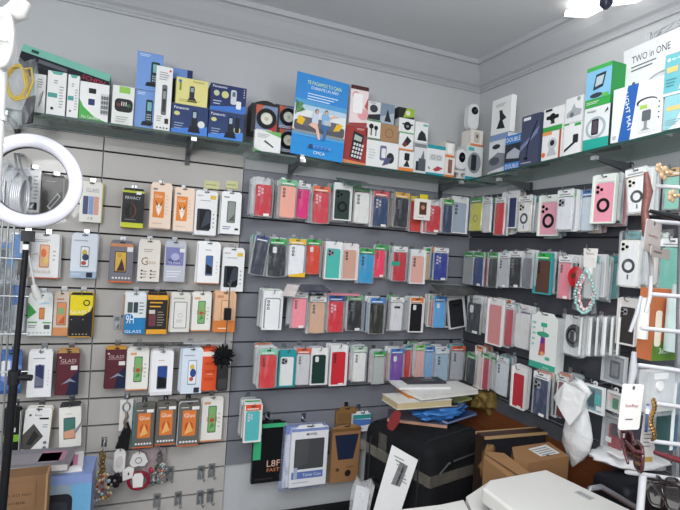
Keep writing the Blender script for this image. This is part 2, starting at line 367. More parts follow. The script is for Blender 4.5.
carton('cordless_phone_box', 'yellow box printed with a dark cordless phone', 'box', 'L', 176, 79, 208, 107, .185, 'd9d28a', [('p',[(.35,.12),(.68,.12),(.6,.28),(.42,.28)],'2b2d33'),('q',.42,.25,.58,.72,'30343c',.05),('q',.45,.5,.55,.66,'8fa0a8',.02),('l',.1,.08,.9,.2,'a49c55',2),('r',.1,.5,.16,.8,'7f8a3a'),('e',.12,.85,.05,0,'3f7fb0'),('t','Panasonic',.7,.9,.35,.07,'8a7d3a')], za, depth=.08)
za = carton('cordless_phone_box', 'dark blue box with two cordless handsets, bottom right of shelf', 'box', 'L', 208.5, 112, 243.5, 143, .185, '2a3c68', pan('Panasonic', 'cfc9a0', '4a86d6')+[('q',.75,.3,.88,.85,'20242b',.04)], z, depth=.09)
carton('cordless_phone_box', 'dark blue cordless phone box with white handset, above another', 'box', 'L', 210.5, 85.5, 246.5, 114, .185, '2a3762', [('p',[(0,0),(1,0),(1,.3),(0,.12)],'3f74c6'),('t','Panasonic',.25,.9,.4,.09,'e6ecf5'),('q',.56,.3,.72,.85,'c8ccd4',.05),('q',.6,.6,.69,.78,'5a6a7c',.02),('q',.72,.15,.86,.45,'e3e5e8',.03),('e',.4,.62,.1,0,'c9c78a'),('e',.16,.64,.08,0,'b9c3a0'),('l',.08,.2,.35,.4,'b5c2da',2)]+[('e',.93,.9-.09*i,.015,0,'dfe5ee') for i in range(4)], za, depth=.09)
# long teal and black box lying across the white boxes
P1 = onY(20, 62, 1.88); P2 = onY(107, 92, 1.88)
L_ = (P2-P1).length; ang = math.atan2(P2.z-P1.z, P2.x-P1.x)
mb = MB(); mb.box((0, 0, -.006), (L_, .11, .028), mat('23252d', .4)); mb.box((-.0005, -.0005, .028), (L_+.0005, .111, .052), mat('79b9a8', .4))
mb.text('SCHDV', L_*.83, .014, .07, .014, -.0012, mat('c23a55')); mb.flat([(L_*.2, .008), (L_*.52, .008), (L_*.52, .02), (L_*.2, .02)], -.0008, mat('5b5e66'))
mb.flat([(L_*.1, .034), (L_*.18, .034), (L_*.18, .044), (L_*.1, .044)], -.0012, mat('2a4a44'))
o = mb.build('keyboard_box', None, (P1.x, 1.86, P1.z+.004), (math.radians(-6), -ang, 0)); tag(o, 'long teal and black box lying on top of the white boxes', 'box')
# clear bag with coiled yellow cable, far left
P = onY(18, 88, 1.77); e = empty('cable_bag', P); tag(e, 'clear bag with a coiled yellow network cable at the shelf end', 'cable bag')
mb = MB(); pts = []
for i in range(64):
    a = i*.42; rr_ = .032+.006*math.sin(i*.9); pts.append((rr_*math.cos(a)*.8, -.012-.0003*i+.006*math.sin(i*.4), .012+.05*math.sin(a)+.004*math.sin(i)))
mb.tube(pts, .0035, mat('d0b023', .4), 6); mb.tube([(.01, -.02, .05), (.035, -.022, .06), (.042, -.025, .02), (.03, -.03, -.03), (.0, -.03, -.045)], .0035, mat('d0b023', .4), 6); mb.build('yellow_cable', e)
mb = MB(); out = [(-.055, -.1), (-.02, -.125), (.03, -.115), (.05, -.06), (.052, .03), (.045, .085), (.02, .07), (-.01, .095), (-.045, .085), (-.06, .0)]
mb.prism(out, -.04, .01, CLEAR); mb.build('clear_bag', e)
mb = MB(); mb.prism([(.02, -.11), (.045, -.1), (.05, -.02), (.03, -.03), (.018, -.07)], -.03, -.01, mat('2a2b2e', .5)); mb.build('black_plug', e)
# --- middle shelf
z = ZM
def speaker(px0, py0, px1, py1, lab, d):
    P, r, w, h = place('L', (px0+px1)/2, (py0+py1)/2, d, px1-px0, py1-py0); e = empty('speaker_box', (P.x, P.y, P.z-h/2)); tag(e, lab, 'speaker', 'boxed car speakers')
    mb = MB(); mb.box((-w/2-.012, 0, 0), (w/2, .08, h), mat('2a2a2c', .4)); draw(mb, [('r',.05,.03,.97,.97,'7d8fb0'),('p',[(.5,.03),(.97,.03),(.97,.5)],'b0413f'),('p',[(.05,.6),(.4,.97),(.05,.97)],'c4634a'),('l',.1,.03,.9,.16,'e0e0e0',2)], w, h, 0); mb.build('carton', e)
    mb = MB(); cz = h*.52; mb.ringp(0, cz, w*.26, w*.42, -.008, 0, mat('141416', .5)); mb.build('rubber_surround', e)
    mb = MB(); mb.prism(ell(0, cz, w*.27, w*.27), -.003, -.0012, mat('dcdbcf', .5)); mb.ball((0, -.003, cz), w*.09, mat('c9c6b4', .4), sc=(1, .5, 1)); mb.build('speaker_cone', e)
    return P.z+h/2
zt = speaker(278, 129, 298, 153, 'lower white-coned car speaker half behind the poster', .1)
speaker(278, 106, 298, 129.5, 'upper white-coned car speaker half behind the poster', .1)
speaker(254.5, 105, 278, 134, 'large boxed car speaker with white cone at shelf end', .13)
mb = MB()
P, r, w, h = place('L', 266.5, 103, .1, 22, 5)
mb.prism([(-w/2+w*i/12, .012*math.sin(math.pi*i/12)) for i in range(13)]+[(w/2, -.004), (-w/2, -.004)], 0, .07, mat('232325', .4)); o = mb.build('round_case', None, (P.x, P.y, P.z-.004)); tag(o, 'black rounded case lying on the big boxed speaker', 'case')
carton('cable_box', 'white box with green corner and cable print under the speaker', 'box', 'L', 254.5, 131, 281, 150, .155, W_, [('p',[(.3,1),(1,.75),(1,1)],'6fae62'),('p',[(0,.0),(.4,0),(0,.15)],'6fae62'),('p',[(.35,.5),(.7,.25),(.74,.3),(.4,.56)],'3b3d40'),('l',.1,.65,.6,.85,'9b9e9f',3)], z, depth=.02)
# poster
pts4 = [(297.3, 72.6), (350.6, 82.6), (342.3, 161.8), (289.8, 154.2)]
P3 = onY(342.3, 161.8, 1.815); P4 = onY(289.8, 154.2, 1.815); wP = (P3-P4).length
Pt = onY(297.3, 72.6, 1.835); hP = (Pt-P4).length
e = empty('poster', P4+Vector((wP/2, 0, 0)), 0); e.rotation_euler = (-.06, math.atan2(-(P3-P4).z, (P3-P4).x)+.045, 0)
tag(e, 'blue advertising poster with a couple on a grey sofa', 'poster')
mb = MB(); mb.box((-wP/2, 0, 0), (wP/2, .003, hP), mat('3b90d6', .35, var=.03))
D_ = [('r',0,.0,1,.3,'2b8cd2'),('r',0,.3,1,.56,'dfe3e4'),('r',0,.56,1,.62,'b3cfe2'),('r',0,.62,1,.68,'5a9fd2'),('r',0,.68,1,1,'3b8ad0'),('r',0,.24,1,.3,'5f9fd0'),
 ('t','TE PAGAMOS TU CASA',.53,.90,.66,.045,'d7efa0'),('t','DURANTE UN AÑO',.54,.845,.52,.045,'e7f6ff'),
 ('l',.22,.68,.84,.78,'cfe4f5',3),
 ('q',.02,.3,.98,.42,'57585e',.04),('q',.08,.36,.9,.47,'66676e',.04),('r',0,.27,1,.3,'8b8f92'),
 ('p',[(.06,.38),(.17,.36),(.22,.44),(.1,.48)],'e2b72a'),('p',[(.76,.36),(.88,.38),(.94,.46),(.82,.46)],'e2b72a'),
 ('p',[(.02,.46),(.08,.62),(.02,.66)],'4d7a4a'),('p',[(.04,.48),(.16,.62),(.09,.64)],'5e8d55'),('p',[(.06,.5),(.2,.55),(.14,.58)],'4d7a4a'),
 ('q',.34,.4,.46,.55,'c3d0e2',.03),('p',[(.36,.42),(.44,.42),(.5,.3),(.52,.22),(.48,.22),(.42,.34),(.28,.38)],'e2b8a8'),('e',.42,.56,.035,.03,'6b4030'),('e',.425,.555,.022,.022,'e0b09a'),
 ('q',.52,.4,.66,.55,'7fb0dd',.03),('p',[(.54,.42),(.66,.42),(.63,.34),(.62,.22),(.57,.22),(.57,.33),(.53,.36)],'3f6ea8'),('e',.6,.57,.03,.03,'3a2a22'),('e',.6,.562,.024,.024,'dcae93'),
 ('q',.56,.41,.7,.47,'b8bcc2',.01),('p',[(.66,.52),(.76,.56),(.84,.55),(.84,.54),(.74,.53),(.68,.49)],'e0b8a0'),
 ('q',.4,.105,.74,.14,'5c96d8',.02)]+[('r',.43+.07*i,.112,.48+.07*i,.13,'2c66b4') for i in range(4)]+[('q',.32,.095,.385,.145,'2b3f66',.01),
 ('t','CMCA',.52,.05,.22,.035,'f0f6fc')]
draw(mb, D_, wP, hP, 0); mb.build('printed_sheet', e)
mb = MB(); mb.box((-.08, .003, .0), (.08, .012, .12), mat('b5b0a6', .6)); mb.build('card_strut', e)
mb = MB(); P = onY(302, 158, 1.808); mb.box((-.007, -.004, -.014), (.007, .0, .012), WHITE); mb.box((-.009, -.006, -.004), (.009, -.004, .002), CHROME); o = mb.build('price_clip', None, P); tag(o, 'small white clip on the shelf edge below the poster', 'clip')
zt = carton('calculator_box', 'red box printed with a dark desk calculator', 'box', 'L', 343.5, 125.5, 367, 164.5, .15, '9c3a38', [('p',[(0,0),(1,0),(1,.07),(0,.12)],'d98a5a'),('p',[(.28,.18),(.72,.12),(.85,.78),(.4,.86)],'26292f'),('p',[(.42,.64),(.74,.6),(.78,.72),(.46,.78)],'a9b9b0')]+[('p',[(.34+.11*i+.025*j,.2+.1*j-.012*i),(.42+.11*i+.025*j,.195+.1*j-.012*i),(.435+.11*i+.025*j,.26+.1*j-.012*i),(.355+.11*i+.025*j,.265+.1*j-.012*i)],'d6d8d8') for i in range(4) for j in range(4)]+[('l',.5,.88,.9,.94,'e8c8c0',2)], z, depth=.05)
carton('clock_box', 'white box with pink and red print above the calculator', 'box', 'L', 350, 86, 368, 126, .15, 'ecdcdc', [('r',0,.9,1,1,'4a2a2c'),('e',.75,.3,.3,.15,'e0a0a4'),('e',.3,.75,.2,.1,'dba0a0'),('p',[(0,0),(1,0),(1,.1),(0,.04)],'a34442'),('p',[(.8,.5),(1,.4),(1,.75)],'b55a58'),('q',.15,.3,.7,.8,'f2f0f0',.1)], zt, depth=.05)
zt = carton('phone_holder_box', 'wide white box printed with a purple grey car mount', 'box', 'L', 366, 141.5, 398.5, 170, .15, W_, [('q',.42,.3,.62,.85,'6c6f8c',.04),('q',.47,.4,.6,.75,'e1e1e6',.02),('e',.75,.42,.12,.2,'30323a'),('p',[(.5,.1),(.7,.2),(.8,.45),(.6,.4)],'55577a'),('l',.08,.3,.3,.7,'c2c4c4',4),('r',0,0,1,.04,'b9b9b9')], z)
zu = carton('earphone_box', 'small white box with two black earbuds, on the wide white box', 'box', 'L', 366, 119.5, 380.5, 141, .15, W_, [('r',0,.9,1,1,'6d8f74'),('e',.35,.65,.16,0,B_),('e',.68,.6,.14,0,B_),('r',.32,.2,.4,.6,'2b2c30'),('r',.65,.2,.72,.55,'2b2c30'),('r',0,0,1,.08,'5f7f68')], zt)
carton('earphone_box', 'small white box with dark grey photo on top of the pile', 'box', 'L', 367, 101.5, 380.5, 119, .15, 'd7d9d9', [('p',[(0,0),(1,0),(1,.35),(0,.2)],'2d2f35'),('e',.5,.6,.3,.22,'3b3e46'),('l',.2,.85,.8,.95,'888888',1)], zu)
zu = carton('kraft_box', 'small plain brown kraft box with a bowed clip print', 'box', 'L', 380.5, 124.5, 398, 142.5, .15, 'a5835f', [('o',.5,.5,.2,.23,'6d543a'),('r',.45,.3,.6,.5,'a5835f')], zt)
carton('phone_holder_box', 'blue grey box with black clamp print atop kraft box', 'box', 'L', 380.5, 104, 394.5, 124, .15, 'a9b6c2', [('p',[(0,.3),(1,.6),(1,1),(0,1)],'7d8da0'),('p',[(.3,.1),(.8,.1),(.65,.4),(.5,.75),(.4,.4)],'2a2c32')], zu)
zt = carton('phone_holder_box', 'white box with orange foot, lowest of the four-box tower', 'box', 'L', 399, 151, 413.5, 172.5, .15, W_, [('r',0,0,1,.2,'e0843f'),('q',.35,.55,.7,.9,'24262b',.05),('p',[(.3,.25),(.75,.25),(.55,.6)],'2f3137')], z)
zt = carton('phone_holder_box', 'white box with black car mount, second in the tower', 'box', 'L', 399, 133.5, 413.5, 151, .15, W_, [('r',0,0,1,.1,'d98347'),('p',[(.2,.3),(.55,.85),(.85,.6),(.6,.3)],'2d2f36'),('e',.4,.35,.15,0,'7a3a3a')], zt)
zt = carton('webcam_box', 'white box with black webcam print, third in the tower', 'box', 'L', 399, 118.5, 414.5, 133.5, .15, W_, [('e',.55,.5,.24,0,B_),('e',.55,.5,.1,0,'85898f'),('r',.2,.55,.9,.65,B_),('r',0,0,1,.08,'8bbf8b')], zt)
carton('lamp_box', 'black and lime green box topping the tower', 'box', 'L', 398.5, 108, 414.5, 118.5, .15, '2b2d2b', [('p',[(.3,0),(1,.2),(1,1),(.5,1)],'96b83f'),('e',.6,.5,.15,.25,'e5d9c0')], zt)
zt = carton('phone_holder_box', 'white box with grey clamp print beside teal edged box', 'box', 'L', 414, 143, 427, 175, .15, 'd6d8d9', [('r',0,.85,1,.97,'7d8286'),('q',.35,.1,.9,.5,'565b62',.05),('r',.15,.1,.35,.4,'30343a'),('p',[(.5,.5),(.8,.5),(.7,.78)],'73787e')], z)
carton('phone_holder_box', 'white box with black knob print atop the grey one', 'box', 'L', 415, 122, 428, 143, .15, W_, [('p',[(.2,.1),(.95,.1),(.8,.45),(.5,.6),(.3,.4)],'2d2f35'),('r',.6,.8,.95,.9,'6db6ae')], zt)
carton('selfie_stick_box', 'white box with teal top and bottom and small red figure', 'box', 'L', 426.5, 145.5, 445, 177, .155, W_, [('r',0,.88,1,1,'2d97a4'),('r',0,0,1,.09,'2d97a4'),('q',.15,.5,.85,.7,'c9cccd',.05),('o',.35,.6,.08,.1,'777b80'),('o',.65,.6,.08,.1,'777b80'),('p',[(.35,.2),(.6,.32),(.9,.28),(.7,.18),(.5,.14)],'b04a50'),('p',[(.08,.3),(.2,.22),(.14,.18)],'33353a')], z)
zt = carton('charger_box', 'small white and orange box, lower of two near the camera', 'box', 'L', 445, 157.5, 454.5, 178, .155, 'e6ddd4', [('r',0,0,1,.14,'dd7e45'),('q',.3,.22,.72,.9,'8a5f58',.05)], z)
carton('charger_box', 'small white and orange box, upper of two near the camera', 'box', 'L', 445.5, 141.5, 454.5, 157.5, .155, 'ddd8d0', [('r',0,0,1,.14,'dd7e45'),('q',.25,.25,.75,.85,'f0efe9',.05),('r',0,.9,1,1,'8b8d8f')], zt)
zt = carton('camera_box', 'white box with teal foot and grey round lens print', 'box', 'L', 466, 146, 482.5, 176.5, .15, 'd9dcdc', [('r',0,0,1,.12,'2d97a4'),('e',.5,.52,.4,.3,'8b9096'),('q',.3,.3,.62,.75,'2c2e35',.08),('r',.1,.85,.45,.95,'4fb1ae')], z)
zt = carton('charger_box', 'small white and orange box right under the wall camera', 'box', 'L', 471, 130, 483, 145.5, .15, 'e4dfd8', [('r',0,0,1,.12,'dd7e45'),('q',.25,.2,.7,.85,'c6bdb0',.05),('e',.5,.6,.1,.12,'6d6560')], zt)
def wcam(px0, py0, px1, py1, d, lab, foot):
    P, r, w, h = place('L', (px0+px1)/2, (py0+py1)/2, d, px1-px0, py1-py0); e = empty('security_camera', (P.x, P.y, P.z-h/2)); tag(e, lab, 'camera')
    mb = MB(); f = h*.32 if foot else 0
    prof = rr(-w/2, f, w/2, h, w*.42, 6); mb.prism(prof, 0, .03, mat('dcdddd', .3)); mb.prism(rr(-w*.42, f+w*.06, w*.42, h-w*.06, w*.36, 6), -.004, 0, mat('dcdddd', .3)); mb.build('camera_body', e)
    mb = MB(); cz = h-w*.55; mb.prism(ell(0, cz if not foot else f+(h-f)*.6, w*.3, w*.3 if not foot else w*.42), -.007, -.004, mat('101114', .2)); mb.prism(ell(0, cz if not foot else f+(h-f)*.6, w*.12, w*.12), -.009, -.007, mat('3a3d44', .1)); mb.build('lens', e)
    if foot:
        mb = MB(); mb.prism([(-w*.4, 0), (w*.4, 0), (w*.3, .008), (w*.12, .012), (w*.12, h*.2), (w*.5, h*.22), (w*.5, h*.3), (-w*.5, h*.3), (-w*.5, h*.22), (-w*.12, h*.2), (-w*.12, .012), (-w*.3, .008)], .004, .024, WHITE); mb.build('foot', e)
wcam(456, 149.5, 466, 179, .158, 'white security camera with black face standing at the shelf front', True)
wcam(468.5, 104, 479, 129.5, .14, 'tall white camera with round black lens near the room corner', False)
# --- right wall shelf
def rc(name, lab, cat, x0, y0, x1, y1, body, des, base=None, d=.18, depth=.06, sidecol=None, ry=0, rz=0):
    if base == 'S':
        P = onX((x0+x1)/2, (y0+y1)/2, WR-d); base = ZR(P.y-.05)+.003
    return carton(name, lab, cat, 'R', x0, y0, x1, y1, d, body, des, base, depth, ry, rz, sidecol)
zt = rc('phone_holder_box', 'white and blue grey box below the tripod holder box', 'box', 488.5, 134, 507, 172, 'd4d8dc', [('r',0,.85,1,1,'7d95b8'),('p',[(0,.1),(1,.2),(1,.48),(.5,.55),(0,.4)],'7f858d'),('e',.4,.7,.22,.06,'33363c'),('e',.35,.35,.28,.1,'50565e'),('l',.1,.04,.8,.1,'999999',1)], 'S', .15)
rc('phone_holder_box', 'tall white box with black tripod clamp, on blue grey box', 'box', 491, 97.5, 511, 134.5, W_, [('p',[(.3,.15),(.75,.12),(.6,.35),(.8,.4),(.6,.55),(.55,.65),(.4,.65),(.45,.4)],'2b2c30'),('l',.2,.75,.8,.85,'9a9c9c',3)], zt, .15, depth=.025)
rc('camera_box', 'blue DOUBLE box with silver vehicle print', 'box', 504.5, 134.5, 521, 169, '3f7ec2', [('r',0,.22,1,.75,'2f343e'),('p',[(.1,.35),(.9,.3),(.95,.5),(.6,.62),(.15,.5)],'a9b0b8'),('t','DOUBLE',.5,.87,.85,.12,'e6eef6'),('t','DOUBLE',.5,.11,.8,.12,'dde8f4')], 'S', .17, depth=.03)
rc('desk_lamp_box', 'dark blue grey box with a thin black desk lamp print', 'box', 520.5, 114.5, 539, 160.5, '454c63', [('p',[(0,.3),(.9,.6),(1,.75),(.5,.55),(0,.4)],'7884a8'),('r',.1,.9,.5,.96,'e2e4e8'),('p',[(.35,.15),(.38,.15),(.45,.4),(.9,.85),(.86,.86),(.4,.42)],'121318'),('e',.35,.14,.12,.03,'121318'),('l',.1,.03,.9,.08,'b8bcc8',1)], 'S', .18)
zt = rc('camera_box', 'white and orange box with round camera print', 'box', 541.5, 131, 561, 158, W_, [('r',0,.88,.5,1,'e39a5c'),('e',.55,.55,.24,0,'c0c3c5'),('e',.55,.58,.12,0,'2a2c30'),('p',[(.3,.15),(.8,.15),(.65,.4),(.42,.4)],'b6b9bb'),('e',.12,.2,.1,0,'e0703a'),('r',.9,0,1,1,'b4552f')], 'S', .18)
rc('webcam_box', 'white box with black webcam print and green foot', 'box', 543, 107, 563, 132, W_, [('r',0,0,1,.2,'3f9f4b'),('q',.15,.5,.8,.66,'24262a',.06),('e',.48,.58,.16,0,'1a1b1e'),('p',[(.4,.3),(.62,.3),(.56,.52),(.44,.52)],'303236'),('r',.1,.85,.45,.95,'26282c')], zt, .18)
zt = rc('phone_holder_box', 'white box with long black clip mount print', 'box', 563, 122.5, 581, 155.5, W_, [('r',.6,.88,.95,.97,'3f9f4b'),('q',.55,.35,.85,.62,'2c2e33',.05),('p',[(.1,.1),(.7,.35),(.66,.42),(.08,.18)],'25272b'),('r',0,.95,.3,1,'3f9f4b')], 'S', .18)
rc('phone_holder_box', 'white box with pale grey vehicle holder print', 'box', 565, 96.5, 583, 123, 'dfe1e1', [('p',[(.1,.2),(.9,.25),(.95,.45),(.6,.55),(.5,.75),(.35,.5),(.1,.4)],'a4a9ad'),('e',.4,.3,.12,0,'6b7075'),('e',.75,.88,.1,0,'8fa39a')], zt, .18)
zt = rc('phone_holder_box', 'teal footed box with a phone on a round mount', 'box', 583, 106, 609, 150.5, 'dfe4e4', [('r',0,0,1,.25,'2ba394'),('e',.48,.5,.4,.26,'a7b3b8'),('e',.48,.5,.3,.2,'dde2e4'),('q',.32,.33,.6,.7,'23252d',.05),('q',.36,.37,.56,.66,'5a4c56',.03),('t','Holder',.3,.9,.35,.06,'333333'),('p',[(.8,.8),(.95,.85),(.92,.92)],'33363a')], 'S', .18, sidecol='31433f')
rc('phone_holder_box', 'green and sky blue box with a silver phone mount', 'box', 585, 65, 611.5, 107, '3fa64f', [('r',0,.2,1,.9,'86bfe0'),('r',0,.9,1,1,'49ad57'),('p',[(.3,.4),(.7,.45),(.8,.8),(.4,.78)],'2f3a42'),('p',[(.38,.48),(.66,.52),(.73,.73),(.43,.72)],'b5c6cf'),('e',.45,.27,.25,.06,'3b434a'),('q',.68,.18,.95,.28,'5dbb5f',.04),('l',.08,.06,.7,.14,'d8eed8',2)], zt, .18, sidecol='2f8f4a')
mb = MB()
P, r, w, h = place('R', 636, 114, .18, 52, 62)
bz = ZR(P.y-.1)+.001; hh = P.z+h/2-bz
mb.box((-w/2, 0, 0), (w/2, .05, hh), mat('e4e6e8', .35, var=.03))
draw(mb, [('p',[(.16,0),(.4,0),(.52,1),(.3,1)],'2f62ab'),('t','LIGHT MAT',.335,.52,.74*hh/w,.085*w/hh,'eef2f8',-math.radians(80)),('e',.7,.62,.2,.08,'33373c'),('e',.72,.6,.18,.07,'e4e6e8'),('q',.62,.3,.8,.52,'70757b',.03),('q',.55,.08,.9,.62,'d7dad8',.02),('r',.58,.5,.72,.57,'9fc757'),('q',.63,.28,.8,.47,'5f656b',.03),('p',[(.68,.28),(.74,.28),(.74,.16),(.8,.12),(.62,.12),(.68,.16)],'8d9297'),('l',.05,.05,.14,.12,'8a8f94',3)]+[('e',.95,.3+.09*i,.014,0,'2b2d30') for i in range(4)], w, hh, 0)
tag(mb.build('light_mat_box', None, (P.x, P.y, bz), (0, 0, r)), 'large white LIGHT MAT box with a slanting blue stripe', 'box')
zlm = bz+hh+.001
# boxes at the far right end
zt = rc('router_box', 'teal and white network box, lower of two at the right edge', 'box', 662.5, 92.5, 700, 137, 'dfe7ea', [('p',[(0,0),(.15,0),(1,.6),(1,1),(0,1)],'8fc3c9'),('p',[(.35,.2),(1,.5),(1,.9),(.6,.75)],'dfe8ec'),('r',.08,.55,.45,.68,'d8c07a'),('l',.08,.1,.5,.3,'8a9fa2',3)], 'S', .185, depth=.05)
rc('router_box', 'teal network box with white swoosh, upper of two at the right edge', 'box', 663, 50, 700, 93, '6fb4bd', [('t','tp-link',.4,.86,.4,.08,'e6f4f6'),('e',.12,.86,.05,0,'e6f4f6'),('r',.08,.55,.4,.68,'d8c07a'),('p',[(.45,.1),(1,.3),(1,.75),(.7,.7)],'dfe8ec'),('r',0,0,1,.06,'dfe8ec'),('l',.08,.2,.4,.42,'4d8c94',3)], zt, .185, depth=.05)
P, r, w, h = place('R', 652, 65, .12, 60, 42)
mb = MB(); mb.box((-w/2, 0, 0), (w/2, .05, h+.02), mat('e2e3e4', .35, var=.03))
draw(mb, [('t','TWO in ONE',.5,.72,.68,.15,'3b3d42'),('l',.15,.45,.7,.6,'5b5e63',2),('e',.75,.12,.3,.14,'9da2a8'),('e',.76,.09,.28,.13,'cfd3d7'),('e',.2,.2,.03,0,'55585d')], w, h+.02, 0)
tag(mb.build('mosquito_swatter_box', None, (P.x, P.y, zlm-.0), (0, math.radians(-4), r)), 'white TWO in ONE box leaning on top of the light mat box', 'box')
mb = MB(); P = onX(672, 33, 1.44)
for k in range(6): mb.tube([(random.uniform(-.07, .07), random.uniform(-.02, .02), random.uniform(-.02, .03)) for _ in range(5)], .0012, mat('8d8f92', .4), 5)
mb.prism([(-.09, -.03), (.08, -.03), (.1, .005), (.04, .03), (-.02, .012), (-.07, .02)], -.02, .02, CLEAR)
tag(mb.build('crumpled_bag', None, P, (0, 0, -math.pi/2)), 'crumpled clear bag with thin wires on the topmost right boxes', 'bag')
# ============================================================ HANGING GOODS
HOOKN = [0]
def hook(side, P, d, lab, tip=.018):
    """wall hook whose rod passes through height P.z and reaches d off the wall"""
    base = Vector((P.x, WL-.001, P.z)) if side == 'L' else Vector((WR-.001, P.y, P.z))
    e = empty('display_hook', base, 0 if side == 'L' else -math.pi/2)
    mb = MB(); mb.box((-.009, -.003, -.012), (.009, 0, .024), CHROME); mb.build('back_plate', e)
    mb = MB(); mb.tube([(0, -.002, 0), (0, -d-.004, 0), (0, -d-tip*.7, .004), (0, -d-tip, .016)], .0018, CHROME, 6); mb.build('rod', e)
    tag(e, lab, 'hook', 'chrome display hooks')
def hookplate(px, py, lab):
    P = onY(px, py, WL-.002)
    e = empty('display_hook', P); mb = MB(); mb.box((-.013, -.004, -.026), (.013, 0, .026), mat('a9acae', .3, .8)); mb.box((-.008, -.006, .006), (.008, -.004, .02), mat('7b7e80', .3, .8)); mb.build('back_plate', e)
    mb = MB(); mb.tube([(0, -.003, -.006), (0, -.03, -.01), (.004, -.06, -.012), (.006, -.068, .0)], .002, CHROME, 6); mb.build('rod', e)
    tag(e, lab, 'hook', 'empty hooks on the left panel')
# ---- printed protector cartons on the left panel
def guard(cx, cy, w, h, body, des, lab, n=1, d=None, tabc=None, roll=0, bc=None, name='screen_protector_box', side='L', yaw=None, hooked=True):
    d = d if d is not None else .03+.016*n
    P, r, ww, hh = place(side, cx, cy, d, w, h)
    top = P.z+hh/2
    if hooked: hook(side, Vector((P.x, P.y, top-.004)), d, 'hook holding the '+' '.join(lab.split(',')[0].split()[:9]))
    th = .011
    def one(k, body_, des_):
        mb = MB(); mb.box((-ww/2, 0, -hh), (ww/2, th, 0), mat(body_, .35, var=.03, coat=.06))
        # hang tab with a dark slot
        t = mat(tabc or body_, .4)
        mb.prism([(-ww*.5, -.0), (ww*.5, 0), (ww*.42, .009), (-ww*.42, .009)], .004, .0052, t)
        mb.flat(rr(-ww*.12, .0015, ww*.12, .0055, .002, 2), .0038, mat('1c1c1e'))
        M = Matrix.Translation((0, 0, -hh)); draw(mb, des_, ww, hh, 0, M); return mb
    out = []
    for k in range(n+1):
        off = (.0125)*k
        loc = Vector((P.x+(random.uniform(-.005, .005) if k else 0), P.y+off, top-.004+(random.uniform(-.004, .003) if k else 0))) if side == 'L' else Vector((P.x+off, P.y+(random.uniform(-.005, .005) if k else 0), top-.004))
        if k == 0: o = one(0, body, des).build(name); src = o
        elif bc and k <= len(bc): o = one(k, bc[k-1], []).build(name)
        else: o = src.copy(); COL.objects.link(o)
        o.location = loc; o.rotation_euler = (0, math.radians(roll)+(random.uniform(-.02, .02) if k else 0), r+(yaw or 0)+random.uniform(-.03, .03))
        tag(o, lab if k == 0 else ('%s box directly behind the %s' % (('second', 'third', 'fourth', 'fifth', 'sixth', 'seventh')[k-1]+' from front', ' '.join(lab.split(',')[0].split()[:8]))), 'box', 'screen protector boxes on the left panel' if k else None)
    return P
PUR = '3a4560'
phw = lambda c, c2=None: [('l',.1,.86,.5,.94,'6d7174',2)]+ph(.28,.14,.72,.78,c,c2)
glue = [('q',.18,.24,.82,.86,'d97b3c',.04),('e',.5,.45,.2,.14,'c5502b'),('p',[(.3,.28),(.7,.35),(.5,.6)],'e9b36a'),('t','Glue',.5,.74,.5,.1,'f3e6d6'),('l',.1,.9,.6,.97,'c9c7c4',1)]+[('e',.14+.145*i,.1,.055,0,'e2e2e2') for i in range(6)]+[('r',0,0,1,.03,'d0622b'),('r',.6,.88,.95,.96,'e8e8e6')]
deer = [('q',.12,.24,.66,.84,'e0863c',.03),('e',.4,.48,.13,.08,'efe6dc'),('p',[(.28,.42),(.4,.28),(.52,.42)],'efe6dc'),('p',[(.2,.66),(.36,.54),(.32,.5)],'7a3c1c'),('p',[(.6,.66),(.44,.54),(.48,.5)],'7a3c1c'),('e',.35,.47,.02,0,B_),('e',.45,.47,.02,0,B_),('t','Glue',.36,.74,.36,.08,'f6e6cc'),('l',.7,.3,.86,.8,'d8c9bd',6),('l',.12,.08,.8,.14,'d7bda9',1),('r',.1,.88,.3,.92,'8a8d90')]
pro = lambda: [('t','REMAX',.22,.93,.26,.035,'3a3c40'),('q',.66,.86,.92,.95,'d9b64a',.02),('l',.2,.8,.9,.84,'8b8d90',1),('q',.1,.1,.7,.62,'30343b',.06),('q',.22,.14,.74,.6,'14161b',.05),('p',[(.3,.16),(.5,.58),(.7,.58),(.72,.3)],'3b414c')]+[('e',.85,.5-.1*i,.03,0,'6f7276') for i in range(4)]
multi = [('q',.14,.2,.38,.68,'50587a',.03),('q',.4,.2,.62,.68,'8aa0c8',.03),('q',.64,.2,.86,.68,'d9a38c',.03),('t','GLASS',.55,.84,.6,.1,'9a9da2')]
lab13 = [('t','13',.5,.1,.2,.07,'8a8d92')]
# row 1
guard(91,202,22,38,'e3e1da',multi+lab13,'cream GLASS box with three phones printed, right beside the ring light',1,bc=['d3c95a'])
guard(133,208,22,37,'1c1d1f',[('r',0,0,1,.13,'c8cf3c'),('r',0,.94,1,1,'b9c23a'),('t','PRIVACY',.48,.8,.7,.08,'d8dadc'),('e',.42,.45,.24,.2,'6e4436'),('e',.36,.45,.22,.19,'1c1d1f'),('e',.42,.45,.08,.15,'3b3134'),('l',.15,.18,.85,.25,'77797c',1),('r',.62,.9,.85,.98,'e5e5e5')],'black and lime PRIVACY box in the top row of the panel',2,bc=['e4dfda','c9772f'])
guard(161,205.5,21,43,'ecd6c4',deer,'left peach box with orange deer print',3)
guard(184,209.5,20,41,'ecd6c4',deer,'right peach box with orange deer print',2)
guard(206,213,22,42,'e6e7e7',pro(),'upper white box with big black phone, top row',2)
guard(231,213,20,40,'eceded',[('l',.12,.88,.5,.95,'3b3d40',1),('q',.3,.28,.72,.82,'4a5056',.05),('q',.34,.3,.68,.8,'8d948f',.04),('p',[(.36,.32),(.66,.5),(.66,.32)],'5c625c'),('l',.12,.1,.6,.2,'4b4d88',2),('r',.72,.1,.9,.15,'222222')],'white box with slim grey phone, last in the top row',2,bc=['33407c'])
